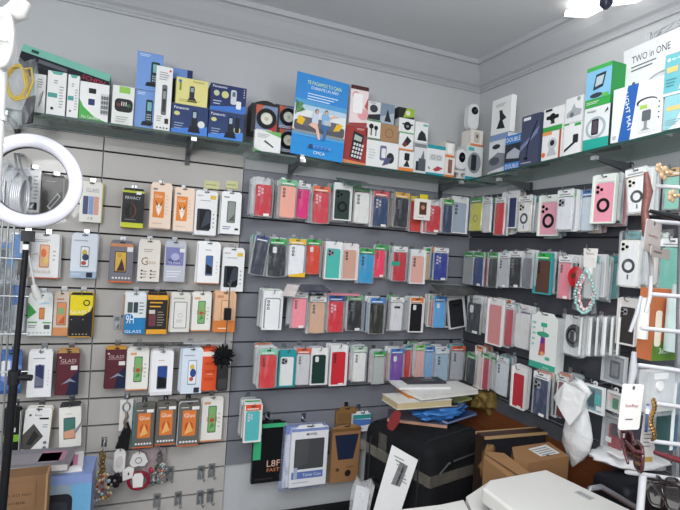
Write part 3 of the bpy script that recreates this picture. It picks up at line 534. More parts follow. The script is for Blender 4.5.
# inside the ring
guard(31,190,19,42,'d9dadb',[('l',.6,.3,.9,.9,'9b9da0',7),('q',.3,.5,.52,.85,'33353a',.04),('q',.3,.06,.85,.24,'2b2c30',.02),('p',[(.4,.08),(.6,.1),(.7,.22),(.5,.15)],'e2e2e2')],'silver white box with black QC print seen through the ring light',2)
guard(53,195,23,38,'4b4b47',[('l',.15,.86,.8,.92,'a9a9a3',1),('p',[(.25,.22),(.7,.6),(.84,.5),(.4,.14)],'b9bab6'),('p',[(.32,.24),(.7,.55),(.78,.49),(.4,.19)],'5d5f5f'),('q',.68,.06,.9,.14,'d0d0d0',.02),('r',.92,0,1,1,'8f8f8a')],'dark olive box with a tilted silver phone seen through the ring light',2,bc=['e4ded8','dddddd'])
# row 2
guard(45,256,28,42,'e6e6e6',[('q',.3,.25,.66,.8,'c98a5a',.05),('q',.33,.28,.63,.78,'e7b68f',.04),('e',.45,.6,.1,.1,'e2764a'),('e',.55,.42,.09,.08,'e8c877'),('t','FULLGLUE',.42,.15,.62,.06,'c1a58c'),('l',.1,.85,.8,.93,'a0a2a4',2),('r',.0,0,1,.02,'c8622e'),('l',.78,.4,.9,.7,'b5b5b5',3)],'white FULLGLUE box with a peach phone, left in the second row',2)
guard(84,256,26,42,'d6dde6',[('r',0,0,1,.16,'a3b7cc'),('q',.36,.26,.7,.76,'7b828c',.05),('q',.39,.29,.67,.74,'e4e8ec',.04),('e',.52,.6,.1,.08,'c7a94b'),('e',.56,.5,.13,.08,'34425e'),('e',.5,.36,.1,.05,'b3533f'),('q',.62,.02,.86,.14,'252b3c',.02),('l',.1,.86,.85,.93,'a8adb3',1),('l',.06,.05,.5,.12,'dfe8f0',2)],'bluish white box with a globe phone print beside the seam',2)
guard(121.5,262,23,39,'787682',[('q',.2,.26,.72,.8,'2c2b30',.04),('q',.23,.29,.69,.78,'d6b052',.03),('p',[(.3,.3),(.66,.3),(.6,.46),(.5,.62),(.4,.44)],'4b3035'),('e',.4,.7,.1,0,'c79a3f'),('r',.72,.8,.98,.92,'e1e1e1'),('r',0,0,1,.04,'cf6b34'),('r',0,.92,.98,1,'c98a62')]+[('e',.16+.14*i,.12,.05,0,'dcdcdc') for i in range(6)],'grey violet box with a gold and maroon phone, orange foot',2)
guard(149,261,22,39,'e2ddd3',[('t','G',.3,.52,.3,.2,'8a6a4c'),('t','lass',.62,.5,.4,.1,'b79a7c'),('l',.25,.75,.75,.85,'a89a88',2)]+[('q',.15+.42*(i%2),.08+.09*(i//2),.24+.42*(i%2),.12+.09*(i//2),'3b3735',.02) for i in range(6)]+[('l',.26,.08,.45,.3,'a89a88',3),('l',.68,.08,.88,.3,'a89a88',3)],'cream box with large brown G lettering',2,bc=['5a86b8'])
guard(175,261.5,21,38,'b9bcc6',[('r',.05,.42,.9,.9,'7c7eae'),('p',[(.1,.45),(.8,.5),(.6,.62),(.2,.6)],'5a5c94'),('e',.5,.65,.2,.1,'a8abcc'),('l',.12,.1,.85,.3,'e1e2e8',3),('r',.7,.78,.95,.88,'dddddd'),('t','GLASS',.45,.5,.6,.05,'d9dbea')],'silver box with violet upper half and pale oval',3)
guard(209,263,22,39,'e9e9ea',[('q',.34,.2,.68,.72,'5c6066',.06),('q',.37,.23,.65,.7,'4c6ba0',.05),('p',[(.38,.25),(.64,.25),(.64,.42),(.38,.5)],'171a22'),('l',.3,.82,.7,.9,'b5b7b9',1),('r',0,.0,1,.02,'c98a62')]+[('e',.85,.55-.09*i,.025,0,'a5a7a9') for i in range(4)],'white box with blue and black phone in the second row',4)
guard(233,270,22,41,'e6e7e7',pro(),'lower white box with big black phone, second row',2)
# row 3
guard(40,315,25,39,'e3e7e4',[('p',[(0,.42),(0,.85),(.35,.6)],'3f9a4b'),('q',.46,.42,.68,.72,'8a5a3c',.03),('q',.48,.44,.66,.7,'d9884a',.02),('p',[(.4,.8),(.7,.88),(.9,.82)],'b8cfe0'),('r',.03,.33,.4,.36,'3f9a4b'),('r',.62,.32,.95,.35,'3f9a4b'),('l',.05,.2,.45,.28,'5b5e60',2),('q',.68,.17,.92,.28,'55595c',.02)]+[('o',.12+.15*i,.08,.02,.035,'9a9da0') for i in range(6)],'white box with a green triangle at its left edge',2)
guard(61,314,15,41,'cdbcae',[('q',.2,.25,.85,.82,'8a7a6a',.06),('q',.25,.28,.8,.8,'d98a5c',.05),('e',.5,.6,.2,.1,'7fae7a'),('p',[(.3,.3),(.75,.3),(.75,.5)],'c05a3c'),('l',.2,.86,.85,.93,'b5553e',1),('r',0,0,1,.2,'c98a5c')],'narrow clear front pack with orange phone, left of the yellow box',2)
guard(81,315,23,42,'222326',[('r',0,.52,1,1,'e3cf22'),('p',[(0,.52),(.6,.52),(.9,.62),(1,.75),(1,.52)],'222326'),('t','GLASS',.38,.6,.7,.08,'f1eed8'),('o',.72,.82,.1,.15,'2a2a22'),('t','7',.86,.66,.14,.13,'f0e8c0'),('r',0,.0,.94,.02,'d99a2b'),('e',.1,.42,.02,0,'dddddd'),('e',.6,.42,.02,0,'dddddd')]+[('e',.18+.15*i,.07,.035,0,'a89a70') for i in range(5)],'yellow and black GLASS box next to the panel seam',2,bc=['e3cf22','d9a02e'])
guard(135,313.5,22,39,'dfe5e8',[('r',0,0,1,.42,'2a7fb8'),('e',.2,.42,.24,.1,'2a7fb8'),('t','9H',.28,.38,.36,.22,'e9f1f5'),('t','GLASS',.45,.07,.75,.07,'dfeaf2'),('q',.15,.55,.38,.82,'4a5a58',.03),('q',.42,.55,.62,.82,'38424a',.03),('l',.68,.5,.92,.85,'8a9092',4),('r',.0,.0,.02,1,'c9862a')],'white and blue 9H glass box, first right of the seam',2,bc=['d99c3c'])
guard(157,313.5,20,39,'2b2927',[('r',0,0,1,.12,'dfa030'),('r',0,.88,1,1,'dfa030'),('l',.12,.66,.9,.86,'dfa030',2),('q',.1,.2,.45,.5,'6d3a44',.04),('l',.52,.2,.9,.6,'8c8274',6),('r',.1,.52,.4,.62,'c9c4bb')],'black box with orange lettering, foot and header',3,bc=['dfa030'])
guard(180.5,312.5,19,37,'d9d6d0',[('q',.14,.1,.84,.82,'6f7478',.06),('q',.18,.12,.8,.8,'dcdbd7',.05),('o',.5,.45,.1,.12,'9a9a98'),('l',.3,.25,.7,.35,'a5a5a2',2),('l',.1,.88,.9,.95,'8c9a7c',1)],'whitish box with a thin outlined blank phone',3)
grn = [('q',.3,.2,.7,.84,'5c6a5a',.05),('q',.34,.23,.66,.82,'79b06c',.04),('e',.5,.5,.12,.05,'b0553a'),('o',.5,.52,.22,.25,'b98a6a'),('p',[(.38,.3),(.62,.36),(.5,.45)],'4a8a4a'),('r',.1,.88,.4,.94,'d9a37a'),('l',.78,.3,.9,.7,'b5b7b5',4),('r',0,0,1,.03,'d28a5a')]
guard(201.5,312,19,36,'e5e3dd',grn,'third row cream box with green phone',2)
guard(225,312,21,38,'e0b592',[('r',0,0,1,.3,'d9803c'),('q',.3,.3,.72,.84,'b9895f',.05),('q',.34,.33,.68,.82,'e5bd98',.04),('e',.52,.5,.1,.1,'cf5c33'),('r',.1,.9,.4,.96,'c98a6a'),('l',.2,.06,.8,.14,'f0d9bd',1)],'peach and orange box behind the hanging cord',3)
# row 4
mar = [('p',[(.45,0),(1,0),(1,.62),(.6,.36)],'1f2740'),('t','GLASS',.5,.82,.72,.08,'c9b2ae'),('r',.1,.74,.8,.77,'8a6a6a'),('r',.62,.6,.92,.7,'dcdcdc'),('e',.12,.9,.05,0,'d8c0c0'),('p',[(.2,.25),(.6,.4),(.9,.3),(.6,.33)],'8a90a8')]
guard(10,373,23,39,'4a6fae',[('p',[(0,.4),(.5,.2),(1,.3),(1,.7),(.4,.9)],'7a8fd0'),('p',[(0,0),(1,0),(1,.12),(0,.08)],'2f4f8c'),('q',.1,.45,.5,.85,'d9dde6',.1),('r',.55,.04,.85,.1,'d0a85a')],'blue violet pack behind the black stand at the left edge',2)
guard(40,374,24,44,'e4e4e6',[('q',.28,.2,.68,.74,'8c90a0',.05),('q',.31,.23,.65,.72,'30345c',.04),('p',[(.31,.25),(.65,.25),(.65,.4),(.31,.5)],'6e7086'),('e',.48,.73,.04,0,'101018'),('l',.2,.85,.9,.92,'9a9ca4',1)]+[('e',.85,.6-.08*i,.02,0,'77797c') for i in range(5)],'white box with dark indigo phone, left side in the fourth row',3,bc=['d8dcc8'])
guard(68,373,22,42,'5a2a33',mar,'left maroon GLASS box with gold header, left of the seam',3,tabc='b28a55')
guard(116,368,21,39,'5a2a33',mar,'right maroon GLASS box with gold header, right of the seam',2,tabc='c99436')
guard(138,369,21,40,'e8e6e0',grn,'fourth row cream box with green phone, beside the maroon box',3)
guard(162,373,22,42,'eaeaec',[('q',.28,.14,.74,.7,'6a7080',.05),('q',.31,.17,.71,.68,'2a4a8c',.04),('p',[(.31,.17),(.71,.17),(.71,.4),(.31,.45)],'15171d'),('r',0,0,1,.08,'d9dadd'),('l',.3,.8,.7,.86,'c9a9a0',1)],'white box with a deep blue phone, centre of the fourth row',4)
guard(192,371,21,43,'d3dde8',[('q',.3,.2,.72,.78,'8a94a0',.05),('q',.33,.23,.69,.76,'dfe6ee',.04),('e',.5,.62,.1,.06,'d9b23c'),('e',.55,.48,.14,.1,'2f4a86'),('e',.48,.34,.1,.05,'c4553c'),('q',.62,.02,.88,.14,'2b3142',.02),('l',.1,.86,.8,.93,'9fa6ae',1)],'bluish white globe phone box, fourth in the fourth row',5)
guard(211,370,18,39,'dd5a34',[('r',0,.88,1,1,'ecdfd6'),('l',.15,.2,.85,.8,'c94824',3),('l',.3,.4,.7,.45,'f0b89e',1),('r',.6,.8,.9,.88,'f0e8e4'),('r',.9,0,1,1,'e8e0da')],'orange red box with white header near the black pompom',5)
# row 5
guard(11,432,18,44,'1f211f',[('r',0,.3,1,.46,'7fb53c'),('r',.4,.52,.75,.62,'e0e0dc'),('l',.2,.7,.8,.8,'4a6a3a',2),('r',.96,0,1,1,'d0d4d0')],'black pack with lime band behind the stand, lower left',2)
guard(38,431,27,43,'e4e3e1',[('p',[(0,.12),(0,.45),(.36,.7),(.76,.4),(.3,.08)],'55524f'),('p',[(.15,.22),(.4,.55),(.6,.42),(.35,.2)],'33312f'),('r',0,0,1,.06,'1f1f22'),('t','Ross',.5,.9,.25,.05,'4a4a4c'),('e',.2,.9,.05,0,'55585a'),('r',.55,.8,.9,.84,'2a2a2c'),('l',.7,.6,.95,.7,'8a8a8a',2),('e',.85,.26,.07,0,'77797a'),('e',.85,.14,.07,0,'77797a')],'white box with a dark diamond phone above the boxes',2,roll=3,bc=['d0b84a'])
guard(69,426,22,40,'e9e6e0',[('q',.2,.2,.5,.74,'3a3c40',.04),('q',.48,.2,.74,.74,'3a3c40',.04),('p',[(.22,.22),(.72,.22),(.72,.45),(.22,.4)],'d9a285'),('p',[(.22,.4),(.72,.45),(.72,.72),(.22,.72)],'4a7a72'),('p',[(.7,.4),(1,.6),(1,.5),(.72,.3)],'8a8d8f'),('l',.3,.82,.7,.86,'aaaaaa',1)],'cream box with marbled green and peach phone',2,roll=-3,tabc='3a3c3e')
guard(144,426.5,20,40,'66645f',glue,'leftmost grey box with orange Glue print, first of three',3,bc=['4a8a8a','77756f'])
guard(166,423.5,20,40,'66645f',glue,'middle grey box with orange Glue print, middle of three',3)
guard(189,424,21,41,'66645f',glue,'last grey box with orange Glue print, last of three',3,bc=['e0e4e8'])
guard(212,419,21,42,'e8e6e0',grn,'bottom row cream box with green phone, beside the grey boxes',1)
# ---- yellow price strips and a clear pack under the deer boxes
for k, (px, w_) in enumerate(((212, 15), (232, 12))):
    P, r, ww, hh = place('L', px, 185, .002, w_, 8); mb = MB(); mb.box((-ww/2, 0, -hh/2), (ww/2, .002, hh/2), mat('cfcf9c', .4)); mb.box((-ww/2, -.003, -hh/2), (ww/2, 0, -hh/2+.004), mat('c4c48a', .4)); mb.flat([(-ww*.4, -.002), (ww*.3, -.002), (ww*.3, .002), (-ww*.4, .002)], -.0012, 'a5a578')
    tag(mb.build('price_strip', None, P), ('wider' if k == 0 else 'narrower')+' pale yellow price strip stuck on the panel above the white boxes', 'label')
for px, py, lab in ((170, 473, 'lone'), (201, 472, 'left of the pair'), (211.5, 470, 'right of the pair')): hookplate(px, py, 'empty chrome hook in the upper empty row, '+lab)
for px, py, lab in ((157, 500, 'leftmost of four'), (178, 498, 'second of four'), (200, 497, 'third of four'), (210, 495, 'fourth of four')): hookplate(px, py, 'empty chrome hook in the lowest row, '+lab)
hookplate(117, 322, 'chrome hook with small clip beside the blue 9H box')

# ---- phone case packs
def case_parts(e, cw, ch, col, cam, y=.003):
    M_ = mat(col, .5, var=.05) if cam != 't' else None
    mb = MB()
    if cam == 't' or cam == 'tr':
        mb.prism(rr(-cw/2, -ch, cw/2, 0, cw*.16, 4), y, y+.007, mat(col, .3, var=.05)); mb.prism(rr(-cw*.43, -ch+cw*.07, cw*.43, -cw*.07, cw*.11, 4), y-.0012, y, mat('e3e5e6', .3, var=.04))
    else:
        mb.prism(rr(-cw/2, -ch, cw/2, 0, cw*.15, 4), y+.0015, y+.009, M_); mb.prism(rr(-cw*.475, -ch+cw*.025, cw*.475, -cw*.025, cw*.13, 4), y, y+.0015, M_)
    c = mb.build('phone_case', e)
    mb = MB()
    dk = '26272b' if sum(int(col[i:i+2], 16) for i in (0, 2, 4)) > 160 else '77797e'
    if cam in ('v', 't'):
        for i in range(3): mb.ringp(-cw*.27, -cw*(.22+.21*i), cw*.045, cw*.085, y-.0022, y, mat(dk), n=10)
    elif cam == 'w':
        for i in range(3): mb.ringp(-cw*.3, -cw*(.22+.21*i), cw*.04, cw*.075, y-.002, y, mat('e0d8d8'), n=10)
        for i in range(2): mb.ringp(-cw*.1, -cw*(.3+.21*i), cw*.04, cw*.075, y-.002, y, mat('e0d8d8'), n=10)
    elif cam in ('s', 'r', 'tr'):
        mb.prism(rr(-cw*.42, -cw*.52, -cw*.0, -cw*.1, cw*.1, 3), y-.0015, y+.0005, mat(col, .3) if cam != 's' else mat('a5a7ab' if dk == '77797e' else '8d8f93', .3))
        for a, b in ((-.31, -.2), (-.31, -.42), (-.11, -.31)): mb.prism(ell(cw*a, cw*b, cw*.075, cw*.075, 10), y-.004, y-.0016, mat('17181b', .2))
    elif cam == 'p':
        mb.prism(rr(-cw*.3, -cw*.5, -cw*.05, -cw*.12, cw*.08, 3), y-.0015, y+.0005, mat('d9dadb', .3))
    elif cam == 'h':
        mb.prism(rr(-cw*.25, -cw*.42, cw*.25, -cw*.25, cw*.05, 3), y-.0015, y+.0005, mat('1d1e21', .3))
    if cam == 'o': mb.ringp(0, -ch*.55, cw*.14, cw*.19, y-.001, y, mat('8f8a50'), n=18)
    if mb.v: mb.build('camera_cutout', c)
    if cam in ('r', 'tr'):
        mb = MB(); mb.ringp(0, -ch*.55, cw*.2, cw*.33, y-.002, y, mat('1b1c1f' if cam == 'r' else '3a3c40', .4), n=24)
        if cam == 'tr': mb.box((-cw*.03, y-.002, -ch*.55-cw*.62), (cw*.03, y, -ch*.55-cw*.4), mat('3a3c40'))
        mb.build('magnet_ring', c)
    return c
def pack(side, loc, rz, roll, cw, ch, col, cam, style, hdr, detail=True, sticker=False, puff=.013):
    """loc = hang point (header hole, on the rod)"""
    e = empty('phone_case_pack', loc, rz, roll)
    bw = cw+.0155; top = .010; hh = .022; bh = ch+hh+.006
    wav = [random.uniform(-.0015, .0015) for _ in range(8)]
    def out(i_=0.):
        a, b = bw/2-i_, bh-top-i_
        return [(-a+wav[0], -b), (0, -b+wav[1]-.0015), (a+wav[2], -b+wav[3]), (a+wav[4]*1.5, -b*.5), (a, top-.006), (a-.006, top+wav[5]), (.0, top+.001), (-a+.006, top), (-a, top-.006), (-a+wav[6]*1.5, -b*.5)]
    if style in ('c', 'm'):
        mb = MB(); n = 10
        o0, o1 = out(0), out(.0045)
        vs = [(x, 0, z) for x, z in o1]+[(x, puff*.45, z) for x, z in o0]+[(x, puff, z) for x, z in o1]
        fs = [list(range(n)), list(range(3*n-1, 2*n-1, -1))]; fe = []
        for i in range(n):
            j = (i+1) % n; fe += [(i, n+i, n+j, j), (n+i, 2*n+i, 2*n+j, n+j)]
        mb.add(vs, fs, (CLEARF if detail else CLEAR) if style == 'c' else MILKY); mb.add(vs, fe, SEAM); mb.build('clear_sleeve', e)
    elif style[0] == 'w':   # white / coloured card frame
        fc = style[1:] or 'e3e4e4'
        mb = MB(); F = mat(fc, .4, var=.03)
        a, b = bw/2, bh-top
        mb.prism(rr(-a, -b, a, top, .006, 2), .006, puff, F)
        mb.box((-a, 0, -b), (-a+.005, .006, top-.004), F); mb.box((a-.005, 0, -b), (a, .006, top-.004), F); mb.box((-a+.005, 0, -b), (a-.005, .006, -b+.005), F)
        mb.build('card_frame', e)
    if hdr and detail:
        mb = MB(); hc = mat(hdr, .35, var=.05)
        mb.box((-bw/2+.003, .003, -hh+.007), (bw/2-.003, .0045, top-.003), hc)
        mb.flat(rr(-.008, -.002, .008, .003, .002, 2), .0028, mat('2a2b2d'))
        mb.flat([(-bw*.35, -.011), (bw*.3, -.011), (bw*.3, -.007), (-bw*.35, -.007)], .0027, mat('e6e6e0' if hdr not in ('e4e5e5', 'e3e4e4') else '8d9093'))
        mb.build('header_card', e)
    elif hdr:
        mb = MB(); mb.box((-bw/2+.003, .003, -hh+.007), (bw/2-.003, .0045, top-.003), mat(hdr, .35, var=.05)); mb.build('header_card', e)
    c = case_parts(e, cw, ch, col, cam if detail else 'n', .0045 if style[0] == 'w' else .003)
    c.location = (0, 0, -hh+.004)
    if sticker:
        mb = MB(); mb.box((cw*.02, -.0008, -ch+.006-hh), (cw*.38, -.0002, -ch+.016-hh), mat('e6e6e4')); mb.build('price_sticker', e)
    return e
NTH = ('second', 'third', 'fourth', 'fifth', 'sixth', 'seventh', 'eighth')
POOL = ['22242a', '30343a', 'e0e0e0', 'c9ccd0', '3a3d45', 'b23b44', 'd98a94', '2f4a7a', '9fb6c8', '3f4a46', 'd7c0a8', '6a4a7a', '5aa0a0', 'd8d9da', '22242a']
POOLN = {'30343a': 'dark', 'e0e0e0': 'bright white', 'c9ccd0': 'pale grey', '3a3d45': 'charcoal', 'b23b44': 'crimson', 'd98a94': 'rose', '2f4a7a': 'blue', '9fb6c8': 'light blue', '3f4a46': 'dark green', 'd7c0a8': 'beige', '6a4a7a': 'purple', '5aa0a0': 'teal', 'd8d9da': 'white', '22242a': 'black',
 'd8345a': 'pink', 'c4a060': 'tan'}
HP = ['3f9f4b', 'e4e5e5', 'cf6a3a', None, 'e4e5e5', '2f8f8f']
def stack(side, row, cx, cy, w, h, col, cam, style, hdr, short, n=3, cols=None, sticker=False, roll=0, d0=.028, sp=.021, yaw=0, jit=.006, extra=''):
    d = d0+sp*n
    P, r, cw, ch = place(side, cx, cy, d, w, h)
    cw = min(max(cw, .045), .095)
    top = P.z+ch/2+.018      # hang point height above the case
    hang = Vector((P.x, P.y, top))
    hook(side, hang, d, 'hook holding the %s, %s' % (short, row), .014)
    grp = 'phone case packs on the grey walls'
    e = pack(side, hang, r+yaw+random.uniform(-.05, .05), math.radians(roll)+random.uniform(-.015, .015), cw, ch, col, cam, style, hdr, True, sticker)
    tag(e, '%s, front of its stack, %s%s' % (short, row, ''), 'phone case', grp)
    for k in range(n):
        c2 = cols[k] if cols and k < len(cols) else random.choice(POOL)
        off = sp*(k+1)
        loc = hang+(Vector((random.uniform(-jit, jit), off, random.uniform(-.004, .006))) if side == 'L' else Vector((off, random.uniform(-jit, jit), random.uniform(-.004, .006))))
        s2 = random.choice(['c', 'c', 'c', 'we3e4e4', 'm'])
        e = pack(side, loc, r+yaw*.5+random.uniform(-.07, .07), random.uniform(-.03, .03), min(cw, .076), ch*random.uniform(.94, 1.03), c2, 'n', s2, random.choice(HP), False)
        tag(e, '%s case %s behind %s, %s' % (POOLN.get(c2, 'coloured'), NTH[k], short, row), 'phone case', grp)
R_ = 'top'
def row(side, name, items):
    for it in items:
        cx, cy, w, h, col, cam, style, hdr, short = it[:9]; kw = it[9] if len(it) > 9 else {}
        stack(side, name, cx, cy, w, h, col, cam, style, hdr, short, **kw)
WH = 'e4e5e5'
row('L', 'top left wall', [
 (263.5,200.5,16,32,'c23a46','w','c',None,'shiny red case with sticker',dict(n=4,sticker=True,cols=['c9ccd0','3f4a46','c9ccd0','9fb6c8'])),
 (288,202,15.5,32,'eba795','v','c','6fb98a','salmon pink case',dict(n=3,cols=['b9d0c0','c9ccd0'])),
 (303,204,12,29,'e0337e','v','c',WH,'hot pink case',dict(n=1,cols=['8a2f3a'])),
 (321,208,15,31,'c8404c','w','c','d9683a','coral red case with orange header',dict(n=3)),
 (342.5,205,15,31,'33423d','r','wdfe3e2',None,'dark green case in white frame',dict(n=3,cols=['5aa0a0','d7c0c0','c9ccd0'])),
 (362,208,15,31,'e2e3df','v','c',None,'plain white case with red behind',dict(n=2,cols=['c23a46','b23b44'])),
 (381,212,14,30,'2f4166','w','c','c84a55','navy case with pink header',dict(n=3,cols=['d98a94','3a3d45','c4a060'],sticker=True)),
 (402,213,13,29,'2c2f36','v','c','d9a62e','black case with yellow header',dict(n=2,cols=['6a4a7a','c4a060'])),
 (417,217,12,30,'cf4038','n','c','d9c02e','red orange case under the small photo card',dict(n=1,cols=['d98a94'])),
 (434,219,12.5,27,'c3343f','w','c',None,'red case with five camera holes',dict(n=3,sticker=True,cols=['d98a94','c9ccd0'])),
 (448,219,7,28,'31405f','n','c','3f9f4b','narrow dark blue edge-on case',dict(n=4,cols=['b8404f','3a3d45','d98a94','2f4a7a'])),
 (460,218,14,31,'a9b5c8','v','we9ebee',None,'pale blue grey case with rounded white bag',dict(n=2))])
# small photo card over the red orange case
P, r, ww, hh = place('L', 422.5, 209.5, .1, 16, 21); mb = MB(); mb.box((-ww/2, 0, -hh/2), (ww/2, .006, hh/2), mat('e8e6e0')); draw(mb, [('r',.3,.25,.75,.85,'5a3a30'),('e',.52,.6,.12,.1,'c08a6a'),('l',.2,.08,.8,.16,'b5a58a',1)], ww, hh, 0, Matrix.Translation((0, 0, -hh/2)))
mb.prism([(-ww*.2, hh/2), (ww*.3, hh/2), (ww*.3, hh/2+.02), (-ww*.2, hh/2+.02)], .002, .003, mat('d9c92e'))
tag(mb.build('photo_card', None, P), 'white boxed card with a small brown portrait photo, yellow tab', 'box')
row('L', 'second left wall', [
 (262,259,12,33,'3d4150','n','c','4a4f80','slanting dark blue edged case',dict(n=3,roll=7,cols=['3a3d45','3f4a46','2f4a7a'],jit=.01)),
 (277,261,16,32,'35383d','p','c','2fa04a','charcoal case with green header',dict(n=2)),
 (297,260.5,15,31,'e6e7ea','v','c','e0b62c','white case with yellow header and foot',dict(n=2,extra=', yellow base')),
 (313.5,260,12.5,29,'d2452f','p','c','2fa04a','vermilion case with green header',dict(n=1)),
 (333.5,264,13.5,31,'4fb5a9','s','we4e5e5',None,'turquoise case in white pack',dict(n=3)),
 (350,265,13,30,'cfa392','v','we4e0e0',None,'rose beige case in white pack',dict(n=2)),
 (366.5,269,14,29,'3598c8','v','c','2fa04a','sky blue case with green header',dict(n=2)),
 (380,264,10,27,'ee3d62','v','c','2fa04a','bright pink red case',dict(n=1,sticker=True,cols=['d8345a'])),
 (400,267,12,29,'bf2f3c','v','c',WH,'dark red case with teal label',dict(n=3,cols=['d7c0a8','c9ccd0'])),
 (418,270,13,28,'e2b0a4','v','we4e6e8',None,'rose gold case in silver pack',dict(n=2)),
 (430,267,8,26,'cbb08a','n','c','2fa04a','tan case half hidden',dict(n=1)),
 (441,267,13,27,'2b3a96','w','c',WH,'royal blue case with sticker',dict(n=3,sticker=True,cols=['2f4a7a','2f4a7a','22242a']))])
P, r, ww, hh = place('L', 396, 263.5, .093, 8, 4); mb = MB(); mb.prism(rr(-ww/2, -hh/2, ww/2, hh/2, .004, 3), 0, .001, mat('2f9f8f')); tag(mb.build('teal_sticker', None, P), 'small teal sticker on the bag of the dark red case', 'sticker')
P, r, ww, hh = place('L', 297, 274.5, .0725, 16, 5); mb = MB(); mb.prism([(-ww/2, -hh/2), (ww/2, -hh/2), (ww/2, hh*.5), (0, hh*.1), (-ww/2, -hh*.1)], -.0, .001, mat('e0b62c')); tag(mb.build('yellow_band', None, P), 'yellow curved card at the foot of the white case pack', 'card')
row('L', 'third left wall', [
 (272.5,314,16,32,'8f9498','t','we4e5e5',None,'transparent case with grey rim',dict(n=5,cols=['d8d9da','c9ccd0','d8d9da','3a3d45','c9ccd0'],sp=.018)),
 (299.5,313.5,13.5,30,'ee8f9c','v','c',WH,'baby pink case',dict(n=3,sticker=True,cols=['d8d9da','c9ccd0'])),
 (317.5,318,14.5,31,'cfa98f','v','c',WH,'nude tan case',dict(n=2,cols=['d8d9da'])),
 (336,317,14.5,31,'d02f3d','w','c','2b56a8','red case with blue header',dict(n=2)),
 (355,316,13,30,'25272b','v','c','6fae7a','black case with violet tinted bag',dict(n=2,sticker=True)),
 (377,319,13,30,'26281f','n','c','2f7fc4','black case with blue header',dict(n=3,cols=['9fb6c8','2f4a7a'])),
 (397,317,11.5,28,'d9dade','h','c',WH,'white case with wide black lens slot',dict(n=2,cols=['b23b44','3a3d45'])),
 (416.5,318,11.5,29,'1f2023','p','we0e0de','dd7a35','black case with orange header',dict(n=2,cols=['3a3d45','c9ccd0'])),
 (440,315,10.5,26,'5aa6e0','p','c','2f7fc4','light azure case with lace edge',dict(n=3,cols=['c23a46','c4a060','b9d050'])),
 (454.5,314,14,29,'2c2e31','h','we0e1e2',None,'black case in tilted white frame',dict(n=2,roll=-9))])
row('L', 'bottom left wall', [
 (268,372,15.5,33,'cf3b3e','v','c','7fc4a8','red case with pale green header',dict(n=4,cols=['5aa0a0','b23b44','c9ccd0','3f4a46'])),
 (287,372,13.5,30,'e2e3e2','s','w2f9aa0',None,'white case on teal card',dict(n=2)),
 (303,370,13,31,'c9c8cc','v','c','d9552f','pale grey case with orange header',dict(n=2,cols=['d2452f'])),
 (319,370,13.5,30,'1f3a34','p','we4e4e2',None,'dark green case in white pack',dict(n=2)),
 (338.5,369,14,34,'c92f3a','v','we4e5e5',None,'red case in white pack',dict(n=2,sticker=True,cols=['3f9f8f'])),
 (359.5,367.5,12,29,'e0e1de','v','c','a9c4b0','white case beside black drop',dict(n=3,cols=['c9ccd0','d98a94'])),
 (379,371,10.5,27,'b3b9b6','n','c','2fa04a','silver grey case with green header',dict(n=2,cols=['d8345a','3f4a46'])),
 (397,368,12.5,27,'7a4fa8','p','c','3b78c0','purple case with blue header',dict(n=2,cols=['d7c0a8'])),
 (409,365,8,28,'c4323a','n','c','2f8f8f','narrow red case',dict(n=1)),
 (420,365,6,28,'d8a9a4','n','c','6fbf5a','narrow rose edge-on case',dict(n=3,cols=['c9ccd0','b23b44','d98a94'])),
 (429,366,6,27,'7fa9d0','n','c','3b78c0','narrow blue edge-on case',dict(n=3,cols=['2f4a7a','d2452f','9fb6c8'])),
 (442,368,12,27,'a3bccf','v','c','cfd8e0','powder blue case',dict(n=3,cols=['d98a94','d7c0a8','c4a060'])),
 (458,366,11.5,29,'b4b5ba','v','c','d9552f','silver case with orange header near the corner',dict(n=2))])
# teal case alone, lowest
row('L', 'lowest left wall', [(252.5,427,14,31,'58b5b8','w','we6e2de','d9552f','turquoise case with orange header beside panel edge',dict(n=4,cols=['d7c0a8','c9ccd0','c4857a','5a4a4a'],sp=.022))])
# ---- right wall
row('R', 'top right wall', [
 (475,217,11.5,28,'d3cf5a','o','c','3f9f4b','yellow case with ring print',dict(n=2,d0=.04,cols=['22242a'])),
 (486,218,7,29,'d4d6d8','n','c',WH,'narrow clear edge-on case',dict(n=3,cols=['22242a','c9ccd0','d8d9da'])),
 (498.5,219,9,32,'cf3038','n','c',WH,'red case half behind the navy one',dict(n=3)),
 (508.5,213,13,31,'3a4668','p','we2e3e6',None,'slate navy case in white frame',dict(n=2)),
 (523.5,217,12,30,'d5cbbc','tr','c',WH,'beige case with dark ring and blue dot',dict(n=3)),
 (547.5,219,17,34,'e3a3b4','r','we2ece2','e6eae6','pink ring case in green edged pack',dict(n=2,cols=['3f9f8f'])),
 (563.5,213.5,14,33,'dcdde2','s','c',WH,'white case with three lenses',dict(n=5,cols=['c9ccd0','d8d9da','c9ccd0'],sp=.02,d0=.04)),
 (586,214,8,34,'c9d4dc','n','c','3b78c0','narrow pale blue case by pink ring case',dict(n=3)),
 (602.5,203,19,41,'e79aac','r','we2ece2','e6eae6','large pink ring case in green edged pack',dict(n=3,d0=.07,cols=['c9ccd0','3f4a46'])),
 (633.5,195,18,37,'e3ddcf','tr','c',WH,'cream ring case in crinkled bag',dict(n=4,roll=-6,d0=.08,cols=['d7c0a8','c9ccd0','d98a94'])),
 (671,193,14,33,'86bfae','n','c','c9a87a','mint green case behind the eyewear stand',dict(n=2,d0=.06))])
